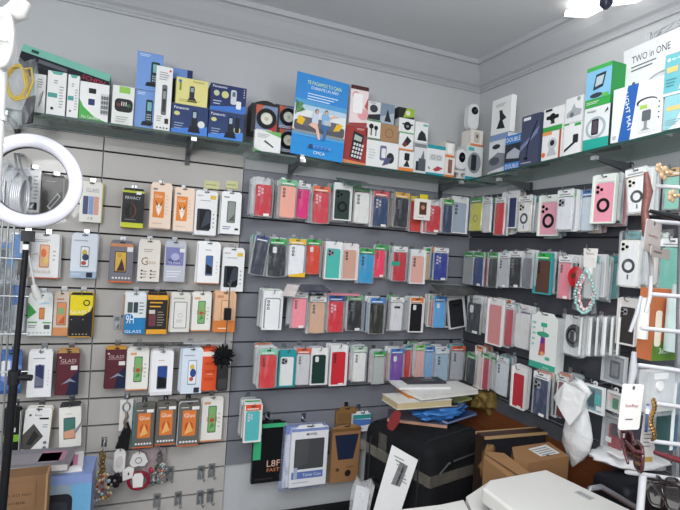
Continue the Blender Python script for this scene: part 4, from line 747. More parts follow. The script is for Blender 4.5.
row('R', 'second right wall', [
 (467.5,271,9,27,'9fa3a3','n','c','2fa04a','ash grey case',dict(n=1,d0=.04)),
 (477.5,272,10,28,'2c4378','n','c','2fa04a','navy stickered case by ash grey one',dict(n=2,sticker=True,cols=['b23b44'])),
 (492,273,9,29,'35383a','n','c','2fa04a','black green header case',dict(n=2,cols=['b23b44','9fb6c8'])),
 (502.5,273,9.5,29,'b9bcc0','v','c',WH,'silver case with sticker',dict(n=2,sticker=True)),
 (514,272.5,10.5,30,'202125','v','c',WH,'black case with small sticker',dict(n=2,sticker=True)),
 (526,273,8,30,'6d7078','n','c',None,'grey edge-on case',dict(n=4,cols=['22242a','c9ccd0','3a3d45','c9ccd0'])),
 (541.5,277,14,34,'5c4238','v','w3fa0a4','2fb04a','brown case in teal pack with green header',dict(n=3)),
 (563.5,281,11,36,'df8390','v','c',WH,'rose case with coiled strap',dict(n=3,sticker=True,cols=['3a3d45','22242a'])),
 (590,281,13,36,'cfd8d6','n','c','3fa0a4','pale mint case behind the bead strap',dict(n=4,cols=['c9ccd0','d8d9da'])),
 (628,263.5,20,47,'e4e1da','tr','c',None,'off white case with black magnet ring',dict(n=4,d0=.07,cols=['c9ccd0','d7c0a8','c9ccd0','d8d9da'])),
 (646,262,14,43,'c9bdb6','n','wd9d2cb',None,'grey beige frame case behind the card tag',dict(n=2,d0=.06)),
 (670,269,21,43,'72b3a5','n','c',WH,'sea green case at the right edge',dict(n=2,d0=.05,cols=['d8d9da']))])
row('R', 'third right wall', [
 (473,318,13,30,'2b2d31','p','c',None,'black case with white lens in the corner',dict(n=3,sticker=True,d0=.05)),
 (493.5,325,13,40,'d3908f','n','we6e3e3',None,'dusty rose case in tall white pack',dict(n=3,cols=['d8d9da','c9ccd0'])),
 (508,328,6,36,'b5454f','n','c',WH,'thin red edge-on case',dict(n=2,cols=['22242a','d98a94'])),
 (521,331,13.5,35,'d4d4d2','n','c',None,'glossy silver white case',dict(n=2)),
 (625.5,326,14.5,38,'3a3634','s','we0dcd8',None,'dark brown case with four lenses',dict(n=2,d0=.07))])
row('R', 'bottom right wall', [
 (470,371,9,24,'25272a','n','c','3fa04a','black case deep in the corner',dict(n=2,d0=.04)),
 (478,370,6,36,'e3d4d2','n','we6dcda','d98a4a','white and pink edge-on case',dict(n=2,cols=['d98a94','b23b44'])),
 (484,374,7,30,'b23b50','n','c','3fa04a','crimson case with green header',dict(n=2)),
 (491.5,376,8,27,'c4c6c4','n','c','3fa04a','light grey case with green header',dict(n=1)),
 (500.5,379,11,32,'d2d8de','v','c',WH,'white case with blue foot',dict(n=2,cols=['3a3d45'])),
 (517,391,12,34,'b8343f','n','we4e4e2',None,'red cases in a long white pack',dict(n=1,d0=.08,sticker=True)),
 (539.5,398,14.5,36,'2d3858','s','c',WH,'navy case in puffy clear bag',dict(n=4,sticker=True,d0=.06)),
 (560,400,10,34,'7a3038','n','c',WH,'dark wine case beside the white bag',dict(n=3,d0=.04))])
# tall phone holder box
def hungbox(cx, cy, w, h, d, body, des, name, lab, depth=.035, sidecol=None, side='R', n=0, yaw=0, roll=0):
    P, r, ww, hh = place(side, cx, cy, d, w, h)
    hook(side, Vector((P.x, P.y, P.z+hh/2+.006)), d, 'hook holding the '+' '.join(lab.split()[:8]))
    mb = MB(); vs = [(-ww/2,0,-hh),(ww/2,0,-hh),(ww/2,depth,-hh),(-ww/2,depth,-hh),(-ww/2,0,0),(ww/2,0,0),(ww/2,depth,0),(-ww/2,depth,0)]
    mb.add(vs, [(0,1,5,4)], mat(body, .35, var=.03)); mb.add(vs, [(0,3,2,1),(4,5,6,7),(1,2,6,5),(2,3,7,6),(3,0,4,7)], mat(sidecol or body, .4))
    mb.prism([(-ww*.4, 0), (ww*.4, 0), (ww*.3, .014), (-ww*.3, .014)], .002, .004, mat(body, .35)); mb.flat(rr(-ww*.1, .004, ww*.1, .009, .002, 2), .0018, mat('2a2b2d'))
    draw(mb, des, ww, hh, 0, Matrix.Translation((0, 0, -hh)))
    o = mb.build(name, None, (P.x, P.y, P.z+hh/2), (0, math.radians(roll), r+yaw)); tag(o, lab, 'box'); return o
hungbox(543,343,27,53,.1,'e4e7e4',[('r',0,0,1,.12,'3fa58d'),('q',.38,.8,.62,.88,'3fae88',.04),('e',.48,.66,.24,.05,'3f9f7a'),('r',.49,.7,.51,.82,'777777'),('p',[(.36,.25),(.6,.3),(.58,.6),(.42,.62)],'b04a55'),('p',[(.4,.48),(.55,.5),(.56,.6),(.44,.62)],'6a3a8a'),('e',.5,.3,.08,.04,'e0a060'),('l',.08,.4,.22,.92,'8fc4b4',5),('q',.62,.2,.8,.26,'4fae90',.04),('t','hoco',.68,.06,.2,.035,'e6f4f0')],'phone_holder_box','tall white box with green print and teal foot hanging on the right wall',.04,'d7dcda')
# white cable packs
for k in range(9):
    d = .13-.0125*k; P, r, ww, hh = place('R', 575+k*4.9, 336, .12, 22, 39)
    P.y -= 0; loc = P+Vector((.0, 0, hh/2)); loc.x = WR-.12+ .008*(k % 3)
    e = empty('cable_pack', loc, r+(.0 if k == 0 else -1.05+random.uniform(-.12, .12)), math.radians(random.uniform(-2, 2)))
    tag(e, 'white pack with a coiled black cable, foremost of the white row' if k == 0 else 'white cable pack standing edge on, %s behind the coiled cable pack' % (('second', 'third', 'fourth', 'fifth', 'sixth', 'seventh', 'eighth', 'ninth')[k-1]), 'cable pack', 'white cable packs on the right wall')
    if k: ww *= .62
    mb = MB(); mb.prism(rr(-ww/2, -hh, ww/2, 0, .008, 3), .0, .007, mat('dcdddb', .35, var=.06)); mb.flat(rr(-.008, -.008, .008, -.003, .002, 2), -.0004, mat('3a3b3d')); mb.build('white_card', e)
    mb = MB(); mb.prism(rr(-ww/2-.003, -hh-.003, ww/2+.003, .003, .008, 3), -.012, -.0005, CLEAR); mb.build('clear_blister', e)
    if k == 0:
        mb = MB()
        for q in range(4): mb.tube([((.034-.004*q)*math.cos(a*.3)*.9, -.004-.002*q, -hh*.5+(.036-.004*q)*math.sin(a*.3)) for a in range(21)], .0035, BLACK, 6, closed=True)
        mb.box((-.012, -.01, -hh*.5-.02), (.0, -.003, -hh*.5+.015), BLACK); mb.build('black_cable', e)
        hook('R', loc+Vector((0, 0, -.006)), .12, 'hook holding the white pack with coiled black cable')
hook('R', onX(600, 317, WR-.1), .12, 'hook holding the row of white cable packs')
# clear empty case pack, teal pack, green pack below
def small(cx, cy, w, h, d, front, frame, des, lab, name='accessory_pack'):
    P, r, ww, hh = place('R', cx, cy, d, w, h); e = empty(name, (P.x, P.y, P.z+hh/2), r, random.uniform(-.03, .05)); tag(e, lab, 'pack')
    mb = MB(); mb.prism(rr(-ww/2, -hh, ww/2, 0, .004, 2), .002, .006, mat(front, .35)); draw(mb, des, ww, hh, .002, Matrix.Translation((0, 0, -hh))); mb.build('printed_card', e)
    mb = MB(); F = mat(frame, .3)
    for a, b in (((-ww/2-.003, -.004, -hh-.003), (-ww/2+.003, .006, .003)), ((ww/2-.003, -.004, -hh-.003), (ww/2+.003, .006, .003)), ((-ww/2+.003, -.004, -hh-.003), (ww/2-.003, .006, -hh+.003)), ((-ww/2+.003, -.004, -.003), (ww/2-.003, .006, .003))): mb.box(a, b, F)
    mb.ringp(0, .009, .004, .008, .001, .003, F, 12); mb.build('plastic_frame', e)
    mb = MB(); mb.prism(rr(-ww*.44, -hh*.95, ww*.44, -hh*.05, .008, 3), -.012, .0018, CLEAR); mb.build('clear_blister', e)
    hook('R', Vector((P.x, P.y, P.z+hh/2+.009)), d, 'hook holding the '+' '.join(lab.split()[:7]))
small(614,369,23,27,.09,'8f9296','c9cbcd',[('q',.3,.15,.75,.8,'4a4c50',.05),('q',.38,.25,.68,.7,'77797d',.04),('l',.1,.85,.9,.95,'b5b7b9',1)],'clear pack with a small dark gadget under the dark brown case')
small(594,399,19,25,.15,'2f7f88','dfe2e2',[('q',.15,.15,.5,.85,'17454f',.04),('q',.5,.3,.85,.7,'3fa7a4',.04),('q',.6,.08,.92,.26,'e2e2e0',.02)],'teal gadget pack in a white frame beside the plastic bag')
small(615,402,14,18,.13,'b9beb6','d5d6d4',[('q',.3,.1,.75,.7,'3a7a52',.1),('l',.1,.8,.8,.95,'777777',1),('q',.05,.5,.3,.9,'d3a0a0',.05)],'small green gadget pack behind the white card tag')
small(614,436,23,38,.1,'9a9c9e','c3c5c6',[('q',.25,.1,.9,.8,'8f2430',.08),('q',.35,.5,.85,.82,'3a2f34',.05),('q',.12,.28,.4,.42,'e0e0de',.02)],'dark red case in a clear hanging pack under the tags')
# red coil on the rose case
e_P = onX(576, 277, WR-.115); mb = MB()
for q in range(5): mb.tube([((.032-.006*q)*math.cos(a*.35), -.002*q, (.034-.006*q)*math.sin(a*.35)) for a in range(18)], .0026, mat('cf2a35', .4), 6, closed=True)
mb.box((-.008, -.014, -.004), (.006, -.006, .012), mat('5a3a2a')); o = mb.build('coiled_strap', None, e_P, (0, 0, -math.pi/2)); tag(o, 'red coiled strap in front of the rose case', 'strap')
# bead strap
P = onX(590, 258, WR-.19); e = empty('bead_strap', P, -math.pi/2); tag(e, 'pearl bead phone strap, pink and mint, on white card', 'strap')
mb = MB(); mb.prism([(-.022, -.03), (.022, -.03), (.026, .03), (-.026, .03)], 0, .002, mat('e0ddd8')); mb.prism([(-.012, -.05), (.012, -.05), (.012, -.03), (-.012, -.03)], 0, .002, mat('e0ddd8')); mb.text('Fashion', 0, .014, .03, .007, -.0004, mat('8a5a4a')); mb.build('header_card', e)
PK, MT, PW = mat('e3a9b0', .25, coat=.5), mat('9cc9c4', .25, coat=.5), mat('e8e2dc', .25, coat=.5)
b1 = MB(); b2 = MB()
for i in range(44):
    t = i/43; a = math.pi*(-.5+2*t)
    for q, (rx, rz_, zc, bm, mt) in enumerate(((.030, .078, -.13, b1, None), (.042, .086, -.135, b2, MT))):
        ang_ = math.pi/2+2*math.pi*t; zz_ = zc+rz_*math.sin(ang_)
        wd = 1-.75*max(0, (zz_-zc+.0)/rz_)**1.2 if zz_ > zc else 1
        bm.ball((rx*math.cos(ang_)*wd*.85, -.006-.006*q+.003*math.sin(i*2), zz_*.78), .0048, mt or (PK if i % 3 else PW), 8)
b1.build('pink_pearl_loop', e); b2.build('mint_bead_loop', e)
mb = MB(); mb.prism([(-.04, -.165), (.036, -.17), (.032, -.04), (.018, -.0), (-.018, -.0), (-.032, -.04)], -.016, .001, CLEARF); mb.build('clear_sleeve', e)
hook('R', P+Vector((0, 0, .024)), .19, 'hook holding the pearl bead phone strap')
# ---- tablet sleeves, lowest row of the left wall
hungbox(269,453,32,59,.06,'17181a',[('r',0,.93,1,1,'3fae7a'),('r',0,.4,.24,.93,'3fae7a'),('e',.2,.8,.05,0,'1a1a1a'),('t','L8F',.66,.32,.42,.11,'e0b4a0'),('t','FAST',.66,.21,.4,.06,'d98a5a'),('l',.1,.04,.9,.1,'3a3030',1),('r',.98,0,1,1,'bfc2c4')],'tablet_case_pack','black and green tablet case pack hanging left of the tablets',.02,side='L')
o = hungbox(309,457,37,58,.1,'e4e5e8',[('r',0,.95,1,1,'8093c4'),('q',.1,.3,.9,.82,'4a4b4e',.03),('p',[(.12,.32),(.45,.4),(.5,.8),(.12,.8)],'535458'),('r',.05,.14,.9,.26,'6278b4'),('t','Tablet Case',.6,.2,.5,.05,'dfe4f2'),('q',.1,.14,.2,.34,'a9b4c9',.02),('t','HAWEEL',.55,.9,.28,.04,'2e2f33'),('l',.08,.06,.7,.1,'b5b7bb',1),('e',.42,.9,.03,0,'55585c')],'tablet_case_pack','white tablet case box with grey cover print in blue bag',.02,side='L')
for k in range(2):
    P, r, ww, hh = place('L', 305-k*3, 456, .08-.025*k, 40, 60); e = empty('tablet_case_pack', (P.x, P.y, P.z+hh/2), 0, .02); mb = MB(); mb.box((-ww/2, .0, -hh), (ww/2, .014, 0), mat('d3d6de')); mb.box((-ww/2-.001, -.0005, -.03), (ww/2+.001, .0145, .001), mat('6f86c4')); mb.build('carton', e)
    mb = MB(); mb.prism(rr(-ww/2-.008, -hh-.012, ww/2+.008, .008, .006, 2), -.004, .018, clear('aeb9dd', .12, .5)); mb.build('clear_sleeve', e)
    tag(e, 'blue bagged tablet case %s behind the white tablet case box' % ('directly' if k == 0 else 'second'), 'tablet case')
hungbox(345.5,455,28,54,.07,'9c7450',[('p',[(.08,.88),(.94,.88),(.78,.42),(.24,.42)],'232c44'),('e',.62,.16,.11,0,'26221f'),('p',[(.16,.24),(.24,.28),(.32,.24),(.24,.2)],'4a3a2a'),('l',.55,.25,.9,.3,'5a4632',2),('r',.0,.94,1,1,'7a5838')],'tablet_case_pack','brown kraft tablet case box with navy window beside suitcase',.02,'a87f58',side='L')
hungbox(347,417,22,14,.02,'86643f',[('r',.1,.2,.9,.8,'7a5a38')],'kraft_pouch','brown kraft pouch behind the kraft tablet box',.012,side='L')
hungbox(362,423,18,17,.05,'dfe3e8',[('r',0,.75,1,1,'2f8f8a'),('p',[(0,.3),(1,.4),(1,.7),(0,.75)],'4f74b4'),('l',.1,.1,.8,.25,'9aa0a8',1)],'wipes_pack','white blue and teal pack between kraft box and suitcase',.02,side='L')
# phone strap pack slid in above rows
def flatpack(pxy, d, lab, col, size=(.14, .07), yaw=.3, pitch=0.2, side='L', cat='pack', name='flat_pack'):
    P = onY(*pxy, WL-d) if side == 'L' else onX(*pxy, WR-d); e = empty(name, P, (0 if side == 'L' else -math.pi/2)+yaw); e.rotation_euler.x = pitch; tag(e, lab, cat)
    mb = MB(); w_, h_ = size; mb.box((-w_/2, -h_/2, 0), (w_/2, h_/2, .006), mat(col, .4, var=.25, scale=30)); mb.build('card', e)
    mb = MB(); mb.box((-w_/2-.005, -h_/2-.005, -.002), (w_/2+.005, h_/2+.005, .009), CLEARF); mb.build('clear_sleeve', e)
flatpack((356,184), .07, 'dark green bagged pack lying on top of the top case row', '2f5a4e', (.15, .09), .2, .35)
flatpack((375,188), .08, 'grey clear bagged pack lying slanted near the dark green one', '7f8288', (.16, .05), .1, .3)
flatpack((313,289), .09, 'navy pack lying on top of the baby pink case', '262c4a', (.13, .07), .15, .3)
flatpack((291,291), .11, 'white and red card sticking out beside the navy pack', 'e0d4d2', (.05, .09), -.5, .4)
flatpack((343,295), .09, 'long pink strip lying on top of the third row', 'd9808f', (.14, .02), -.1, .1)
flatpack((455,291), .1, 'black and yellow pouch lying near the corner', '2a2a24', (.2, .1), .0, .35)
flatpack((163,345), .1, 'long dark pen pack lying across the fourth row hooks', '3a3836', (.2, .03), -.05, .1)
flatpack((207,343), .1, 'clear long pack lying across hooks beside the cord', 'a9aaad', (.17, .03), -.03, .1)
flatpack((185,232), .05, 'flat clear pack showing under the deer boxes', '8f9296', (.09, .02), 0, .1)
# ============================================================ KEYCHAINS AND CORD
P = onY(229, 316, 1.86); e = empty('lens_brush', onY(229, 285, 1.86)); tag(e, 'black fluffy pompom and pouch hanging on a cord with a square clip', 'keychain')
zc = lambda py: onY(229, py, 1.86).z-e.location.z
mb = MB(); mb.tube([(.004, 0, 0), (.003, 0, zc(316)), (-.002, 0, zc(350))], .0022, mat('6d6e70', .3, .6), 6); mb.build('cord', e)
mb = MB(); mb.prism(rr(-.012, zc(320), .014, zc(308), .003, 2), -.006, .006, mat('1b1c1e', .3)); mb.build('square_clip', e)
mb = MB(); zz0 = zc(356); random.seed(3)
for i in range(60):
    u = Vector((random.gauss(0, 1), random.gauss(0, .6), random.gauss(0, .9))).normalized()
    mb.tube([Vector((-.004, 0, zz0)), Vector((-.004, 0, zz0))+u*.025, Vector((-.004, 0, zz0))+u*random.uniform(.034, .05)], [.006, .007, .001], mat('131315', .9), 5)
mb.build('pompom', e)
mb = MB(); mb.prism(rr(-.024, zc(390), .016, zc(364), .008, 3), -.008, .008, mat('2b2b2d', .6)); mb.prism(rr(-.02, zc(388), .012, zc(378), .004, 2), -.010, -.008, mat('3f4042', .4)); mb.build('pouch', e)
hook('L', e.location+Vector((.004, 0, .002)), .14, 'hook holding the cord with black pompom')
# key card
P, r, ww, hh = place('L', 126, 415, .04, 13, 31); e = empty('keychain_card', (P.x, P.y, P.z+hh/2)); tag(e, 'white card with a metal key clip left of the grey Glue boxes', 'keychain')
mb = MB(); mb.box((-ww/2, 0, -hh), (ww/2, .003, 0), mat('dcd9d5')); mb.build('card', e)
mb = MB(); mb.tube([(.012*math.cos(a), -.006, -.025+.016*math.sin(a)) for a in [i*.5 for i in range(13)]], .0025, CHROME, 6, closed=True); mb.tube([(0, -.006, -.04), (.004, -.008, -.06), (-.004, -.01, -.08), (.003, -.01, -.1)], [.004, .006, .005, .006], mat('9d8f82', .3, .7), 8); mb.build('metal_clip', e)
mb = MB(); mb.prism([(-.03, -hh-.06), (.015, -hh-.065), (.02, -hh+.0), (.008, -hh+.035), (-.004, -hh+.02)], -.012, -.002, mat('19191b', .8)); mb.build('black_tassel', e)
hook('L', e.location+Vector((0, 0, -.004)), .05, 'hook holding the white card with metal key clip')
def keych(px, py, h, lab, kind):
    P, r, ww, hh = place('L', px, py, .07, 10, h); e = empty('keychain', (P.x, P.y, P.z+hh/2)); tag(e, lab, 'keychain'); random.seed(int(px))
    hook('L', e.location+Vector((0, 0, -.002)), .08, 'hook holding the '+' '.join(lab.split()[:8]))
    if kind == 'gold':
        mb = MB()
        for i in range(16): mb.ringp(random.uniform(-.006, .006), -.006-.0055*i*.9, .006, .0085, -.012+.004*(i % 3), -.009+.004*(i % 3), mat('b3924e', .25, .9), 10)
        mb.build('gold_clasps', e)
        mb = MB()
        for i in range(70):
            z_ = -random.uniform(.08, .18); s_ = .014+.02*min(1, (-z_-.08)/.04); c_ = random.choice(['d9c08a', 'e8dccb', 'c23a3f', 'd8c7b4', 'a9c4cc', 'e9d9a0', 'b8923f', 'c9b8a8'])
            mb.ball((random.uniform(-s_, s_)*1.1, random.uniform(-.02, .004), z_), random.uniform(.004, .008), mat(c_, .15, .2, coat=.5), 7)
        mb.build('charm_beads', e)
    elif kind == 'tag':
        mb = MB(); mb.prism(rr(-.019, -.085, .019, 0, .018, 4), 0, .003, mat('e2dfdc')); mb.prism(ell(0, -.045, .012, .022), -.002, 0, mat('cfcac8', .2)); mb.build('oval_tag', e)
        mb = MB()
        for i in range(5):
            a = i*1.257; mb.ball((-.012+.016*math.cos(a), -.006, -.11+.016*math.sin(a)), .012, mat('231c24', .7), 8, sc=(1, .5, 1))
        mb.tube([(0, 0, -.08), (-.01, -.005, -.1)], .0015, CHROME, 5); mb.build('dark_flower', e)
        mb = MB(); mb.prism([(.014, -.112), (.046, -.104), (.05, -.07), (.03, -.062), (.012, -.075)], -.012, -.009, mat('e6e3df')); mb.flat(ell(.032, -.088, .003, .006, 8), -.0125, '3a3a3a'); mb.build('square_tag', e)
    elif kind == 'red':
        mb = MB(); mb.prism([(-.03, -.04), (-.02, -.01), (0, 0), (.02, -.01), (.032, -.04), (.02, -.055), (-.02, -.055)], 0, .003, mat('dedbd9', .3)); mb.ringp(0, -.032, .009, .012, -.002, 0, mat('8a8a8c', .4), 16); mb.build('white_card', e)
        mb = MB(); mb.tube([(.034*math.cos(a)+.004, -.004, -.105+.03*math.sin(a)) for a in [i*.4 for i in range(16)]], .006, mat('8f1f33', .4), 8, closed=True); mb.ball((.045, -.006, -.07), .011, mat('a8324a', .3), 8); mb.build('red_ring', e)
        mb = MB(); mb.prism([(-.014, -.125), (.018, -.125), (.02, -.09), (.012, -.075), (-.01, -.075), (-.018, -.09)], -.014, -.011, mat('ebe7e5', .3)); mb.ringp(.0, -.062, .012, .014, -.012, -.01, CHROME, 16); mb.build('pentagon_tag', e)
    else:
        mb = MB(); mb.ringp(0, -.03, .004, .012, -.006, .0, mat('8f8f90', .2, .9), 14); mb.ringp(0, -.012, .004, .010, -.008, .004, mat('8f8f90', .2, .9), 14); mb.build('metal_rings', e)
        mb = MB()
        for i in range(70):
            z_ = -random.uniform(.04, .115); s_ = .012+.02*min(1, (-z_-.04)/.03)
            mb.ball((random.uniform(-s_, s_), random.uniform(-.014, .004), z_), random.uniform(.003, .0065), mat(random.choice(['8fa3a0', '6a7a78', 'b9c4c0', '3f4f4a', 'c98a6a', 'a9b4b8']), .15, .4), 6)
        mb.build('bead_cluster', e)
keych(102, 470, 40, 'gold and crystal beaded keychain cluster, leftmost of the keychains', 'gold')
keych(119, 470, 42, 'white oval tag keychain with a dark flower charm', 'tag')
keych(138, 470, 37, 'keychain with white cards and a dark red ring', 'red')
keych(159, 470, 37, 'silver and green beaded keychain cluster, rightmost of the keychains', 'silver')
P = onY(100, 468, 1.975); mb = MB(); mb.prism([(-.05, -.08), (.06, -.085), (.055, .02), (.01, .03), (-.045, .0)], 0, .006, MILKY); tag(mb.build('clear_bag', None, P), 'small milky plastic bag behind the gold beaded keychains', 'bag')
P = onY(149, 468, 1.965); mb = MB(); mb.prism([(-.05, -.07), (.06, -.06), (.055, .07), (.01, .08), (-.045, .07)], 0, .006, clear('cdb9c0', .3, .7)); tag(mb.build('clear_bag', None, P), 'clear bag hanging behind the red ring keychain', 'bag')

# ============================================================ CEILING LAMP
P = onZ(606, 4, 2.43); e = empty('ceiling_lamp', (P.x, P.y, 2.52)); tag(e, 'white ceiling lamp with folding light blades and a dark centre knob', 'lamp')
mb = MB(); mb.tube([(0, 0, 0), (0, 0, -.05)], .035, WHITE, 16); mb.build('mount', e)
mb = MB(); mb.tube([(0, 0, -.05), (0, 0, -.09), (0, 0, -.105)], [.016, .02, .008], mat('2c2f40', .3), 14); mb.build('centre_knob', e)
LAMPM = bpy.data.materials.new('lamp_glow'); LAMPM.use_nodes = True; b = LAMPM.node_tree.nodes['Principled BSDF']; b.inputs['Base Color'].default_value = (.9, .9, .88, 1); b.inputs['Emission Color'].default_value = (1, .98, .93, 1); b.inputs['Emission Strength'].default_value = 1.3
for a in (RA := [math.atan2(RT.y, RT.x)+q for q in (0.12, math.pi-.12, math.pi/2)]):
    M = Matrix.Rotation(a, 4, 'Z') @ Matrix.Rotation(-.25, 4, 'Y')
    mb = MB(); mb.add([M @ Vector(v) for v in [(.02,-.03,-.085),(.20,-.04,-.085),(.20,.04,-.085),(.02,.03,-.085),(.02,-.03,-.07),(.20,-.04,-.065),(.20,.04,-.065),(.02,.03,-.07)]], [(0,3,2,1),(4,5,6,7),(0,1,5,4),(1,2,6,5),(2,3,7,6),(3,0,4,7)], LAMPM); mb.build('light_blade', e)

# ============================================================ RING LIGHT AND LEFT FOREGROUND
yR = 1.25
C0 = onY(37.5, 181, yR); ex = pr(C0+Vector((.05, 0, 0)))-pr(C0-Vector((.05, 0, 0))); ez = pr(C0+Vector((0, 0, .05)))-pr(C0-Vector((0, 0, .05))); kx = .1/ez.length
C0 = onY(85-47*ex.length/ez.length, 181, yR)
R1 = 47*kx; rt_ = 6.8*kx
e = empty('ring_light', onY(26, 232, yR)); tag(e, 'white ring light on a thin black stand at the left edge', 'ring light')
Cl = C0-e.location
mb = MB(); n = 64; vs = []; fs = []; K = 12
Rm = R1-rt_*1.0
for i in range(n):
    a = 2*math.pi*i/n
    for k in range(K):
        b_ = 2*math.pi*k/K; rr2 = Rm+rt_*1.0*math.cos(b_); vs.append((Cl.x+rr2*math.cos(a), Cl.y+rt_*.55*math.sin(b_), Cl.z+rr2*math.sin(a)))
for i in range(n):
    for k in range(K): fs.append((i*K+k, i*K+(k+1) % K, ((i+1) % n)*K+(k+1) % K, ((i+1) % n)*K+k))
mb.add(vs, fs, mat('d9d9e2', .25, coat=.6, var=.02), True); mb.build('diffuser_ring', e)
mb = MB(); mb.ringp(Cl.x, Cl.z, Rm-rt_*1.06, Rm+rt_*.85, Cl.y+rt_*.3, Cl.y+rt_*.8, mat('222226', .4), 64); mb.build('back_rim', e)
b0 = onY(27, 236, yR+.03)-e.location; b1_ = onY(2, 510, yR+.03)-e.location; b2_ = b1_+(b1_-b0)*1.0
fl = (b1_-b0); tt = (-(e.location.z)+.3-b0.z)/fl.z
mb = MB(); mb.tube([b0, b0+fl*.52], .0062, BLACK, 10); mb.tube([b0+fl*.5, b0+fl*tt], .0088, BLACK, 10); mb.build('pole', e)
mb = MB(); mb.tube([b0+fl*.49, b0+fl*.54], .0125, mat('202124', .4), 10); mb.tube([b0+fl*.515, b0+fl*.515+Vector((.035, -.01, 0))], .007, mat('202124', .4), 8); mb.build('height_lock', e)
mb = MB(); mb.box(tuple(b0+Vector((-.009, -.015, -.012))), tuple(b0+Vector((.014, .01, .012))), mat('1e1f22', .4)); mb.box(tuple(b0+Vector((-.005, -.012, -.03))), tuple(b0+Vector((.006, -.008, -.018))), WHITE); mb.build('swivel_head', e)
foot = b0+fl*tt
for a in (0.3, 2.4, 4.5):
    mb = MB(); mb.tube([foot+Vector((0, 0, .1)), foot+Vector((.17*math.cos(a), .17*math.sin(a), -.29))], .009, BLACK, 8); mb.build('leg', e)
# white oval head and post, top left
yD = 1.0
P = onY(3.5, 39, yD); e = empty('fan_head', P); tag(e, 'white oval appliance head on a white post at the top left edge', 'appliance')
k2 = .1/(pr(P+Vector((.05, 0, 0)))-pr(P-Vector((.05, 0, 0)))).length
DW = mat('e6e6e4', .35, coat=.3)
tl = .07
def EL(rx, rz, y, n=32): return [(rx*math.cos(2*math.pi*i/n)-tl*rz*math.sin(2*math.pi*i/n)*.0, y, rz*math.sin(2*math.pi*i/n)) for i in range(n)]
mb = MB(); rings = [(11.5, 37, .012), (11.8, 36.5, -.004), (11, 35, -.012), (9, 32, -.012), (7.5, 28, .0), (5, 18, .012), (1, 4, .016)]
vs = []
for rx, rz, y in rings: vs += EL(rx*k2, rz*k2, y)
fs = []
for i in range(len(rings)-1):
    for j in range(32): fs.append((i*32+j, i*32+(j+1) % 32, (i+1)*32+(j+1) % 32, (i+1)*32+j))
fs.append([6*32+j for j in range(32)]); mb.add(vs, fs, DW, True)
mb.add([(x, .012, z) for x, _, z in EL(11.5*k2, 37*k2, 0)]+[(x*.6, .05, z*.6) for x, _, z in EL(11.5*k2, 37*k2, 0)], [(j, 32+j, 32+(j+1) % 32, (j+1) % 32) for j in range(32)]+[list(range(32, 64))], DW, True)
mb.build('dish', e)
mb = MB(); mb.tube([(-4*k2, .03, 30*k2), (3*k2, .03, 40*k2), (11*k2, .02, 43*k2), (14*k2, .02, 55*k2)], [.012, .016, .018, .014], DW, 10); mb.build('arm', e)
mb = MB(); mb.tube([(-10*k2, .045, -20*k2), (-10*k2, .045, -P.z+.02)], .013, DW, 12); mb.build('post', e); mb = MB(); mb.tube([(-10*k2, .045, -P.z), (-10*k2, .045, -P.z+.025)], .13, DW, 24); mb.build('base', e); mb = MB(); mb.tube([(-10*k2, .045, -86*k2), (-10*k2, .045, -92*k2)], .016, DW, 12); mb.build('height_collar', e)
mb = MB(); mb.box((-7*k2, -.001, -2*k2), (4*k2, .006, 2*k2), mat('bfc0c0')); mb.build('rib', e)
# coils of silver cable in clear bags seen through the ring
for k, (px, py, s_) in enumerate(((1, 184, .72), (9, 190, .66), (16, 196, .6))):
    P = onY(px, py, 1.80-.04*k); e = empty('cable_coil', P, 1.1); tag(e, ('leftmost', 'middle', 'rightmost')[k]+' of three coiled silver cables in clear bags behind the ring light', 'cable')
    mb = MB()
    for q in range(5): mb.tube([(.05*s_*math.cos(a*.3)*.7, -.006*q, .085*s_*math.sin(a*.3)) for a in range(21)], .005, mat('c9cace', .25, .3), 6, closed=True)
    mb.build('silver_cable', e)
    mb = MB(); mb.prism(rr(-.05*s_, -.1*s_, .05*s_, .1*s_, .01, 2), -.035, .008, CLEAR); mb.build('clear_bag', e)
for k in range(2):
    P = onY(16+k*4, 168, 1.85); mb = MB(); mb.tube([P+Vector((-.02, .148, .06)), P+Vector((-.015, .05, .05)), P+Vector((0, .02, 0)), P+Vector((.035, 0, -.06))], .004, mat('a5a6aa', .3, .5), 6)
    tag(mb.build('silver_wire', None), 'thin silver wire slanting behind the ring light, '+('left' if k == 0 else 'right')+' one of two', 'wire')
# hanging packs behind the black pole
def frontpack(px, py, w, h, d, col, lab, cc='dfe6ee', inner=None):
    P, r, ww, hh = place('L', px, py, d, w, h); e = empty('gadget_pack', (P.x, P.y, P.z+hh/2), .15); tag(e, lab, 'pack')
    mb = MB(); mb.box((-ww*.42, .002, -hh*.96), (ww*.42, .01, -hh*.05), mat(col, .35, var=.2, scale=18)); draw(mb, inner or [], ww*.84, hh*.9, .002, Matrix.Translation((0, 0, -hh*.95))); mb.build('printed_card', e)
    mb = MB(); mb.prism(rr(-ww/2, -hh, ww/2, .006, .01, 3), -.018, .014, clear(cc, .18, .55)); mb.build('clear_sleeve', e)
    hook('L', Vector((P.x, P.y, P.z+hh/2)), d, 'hook holding the '+' '.join(lab.split()[:8]))
frontpack(7, 262, 22, 44, .1, '77797f', 'greyish dark gadget pack hanging under the ring light, far left', inner=[('q',.1,.2,.5,.8,'2b2c31',.1),('p',[(.4,.5),(.9,.9),(.9,.3)],'3f8fd0'),('r',.1,.85,.9,.98,'2f6fc0')])
frontpack(5, 307, 14, 52, .12, '26272c', 'dark earphone pack at the left edge under the grey one', inner=[('q',.2,.5,.8,.8,'3a3b40',.1)])
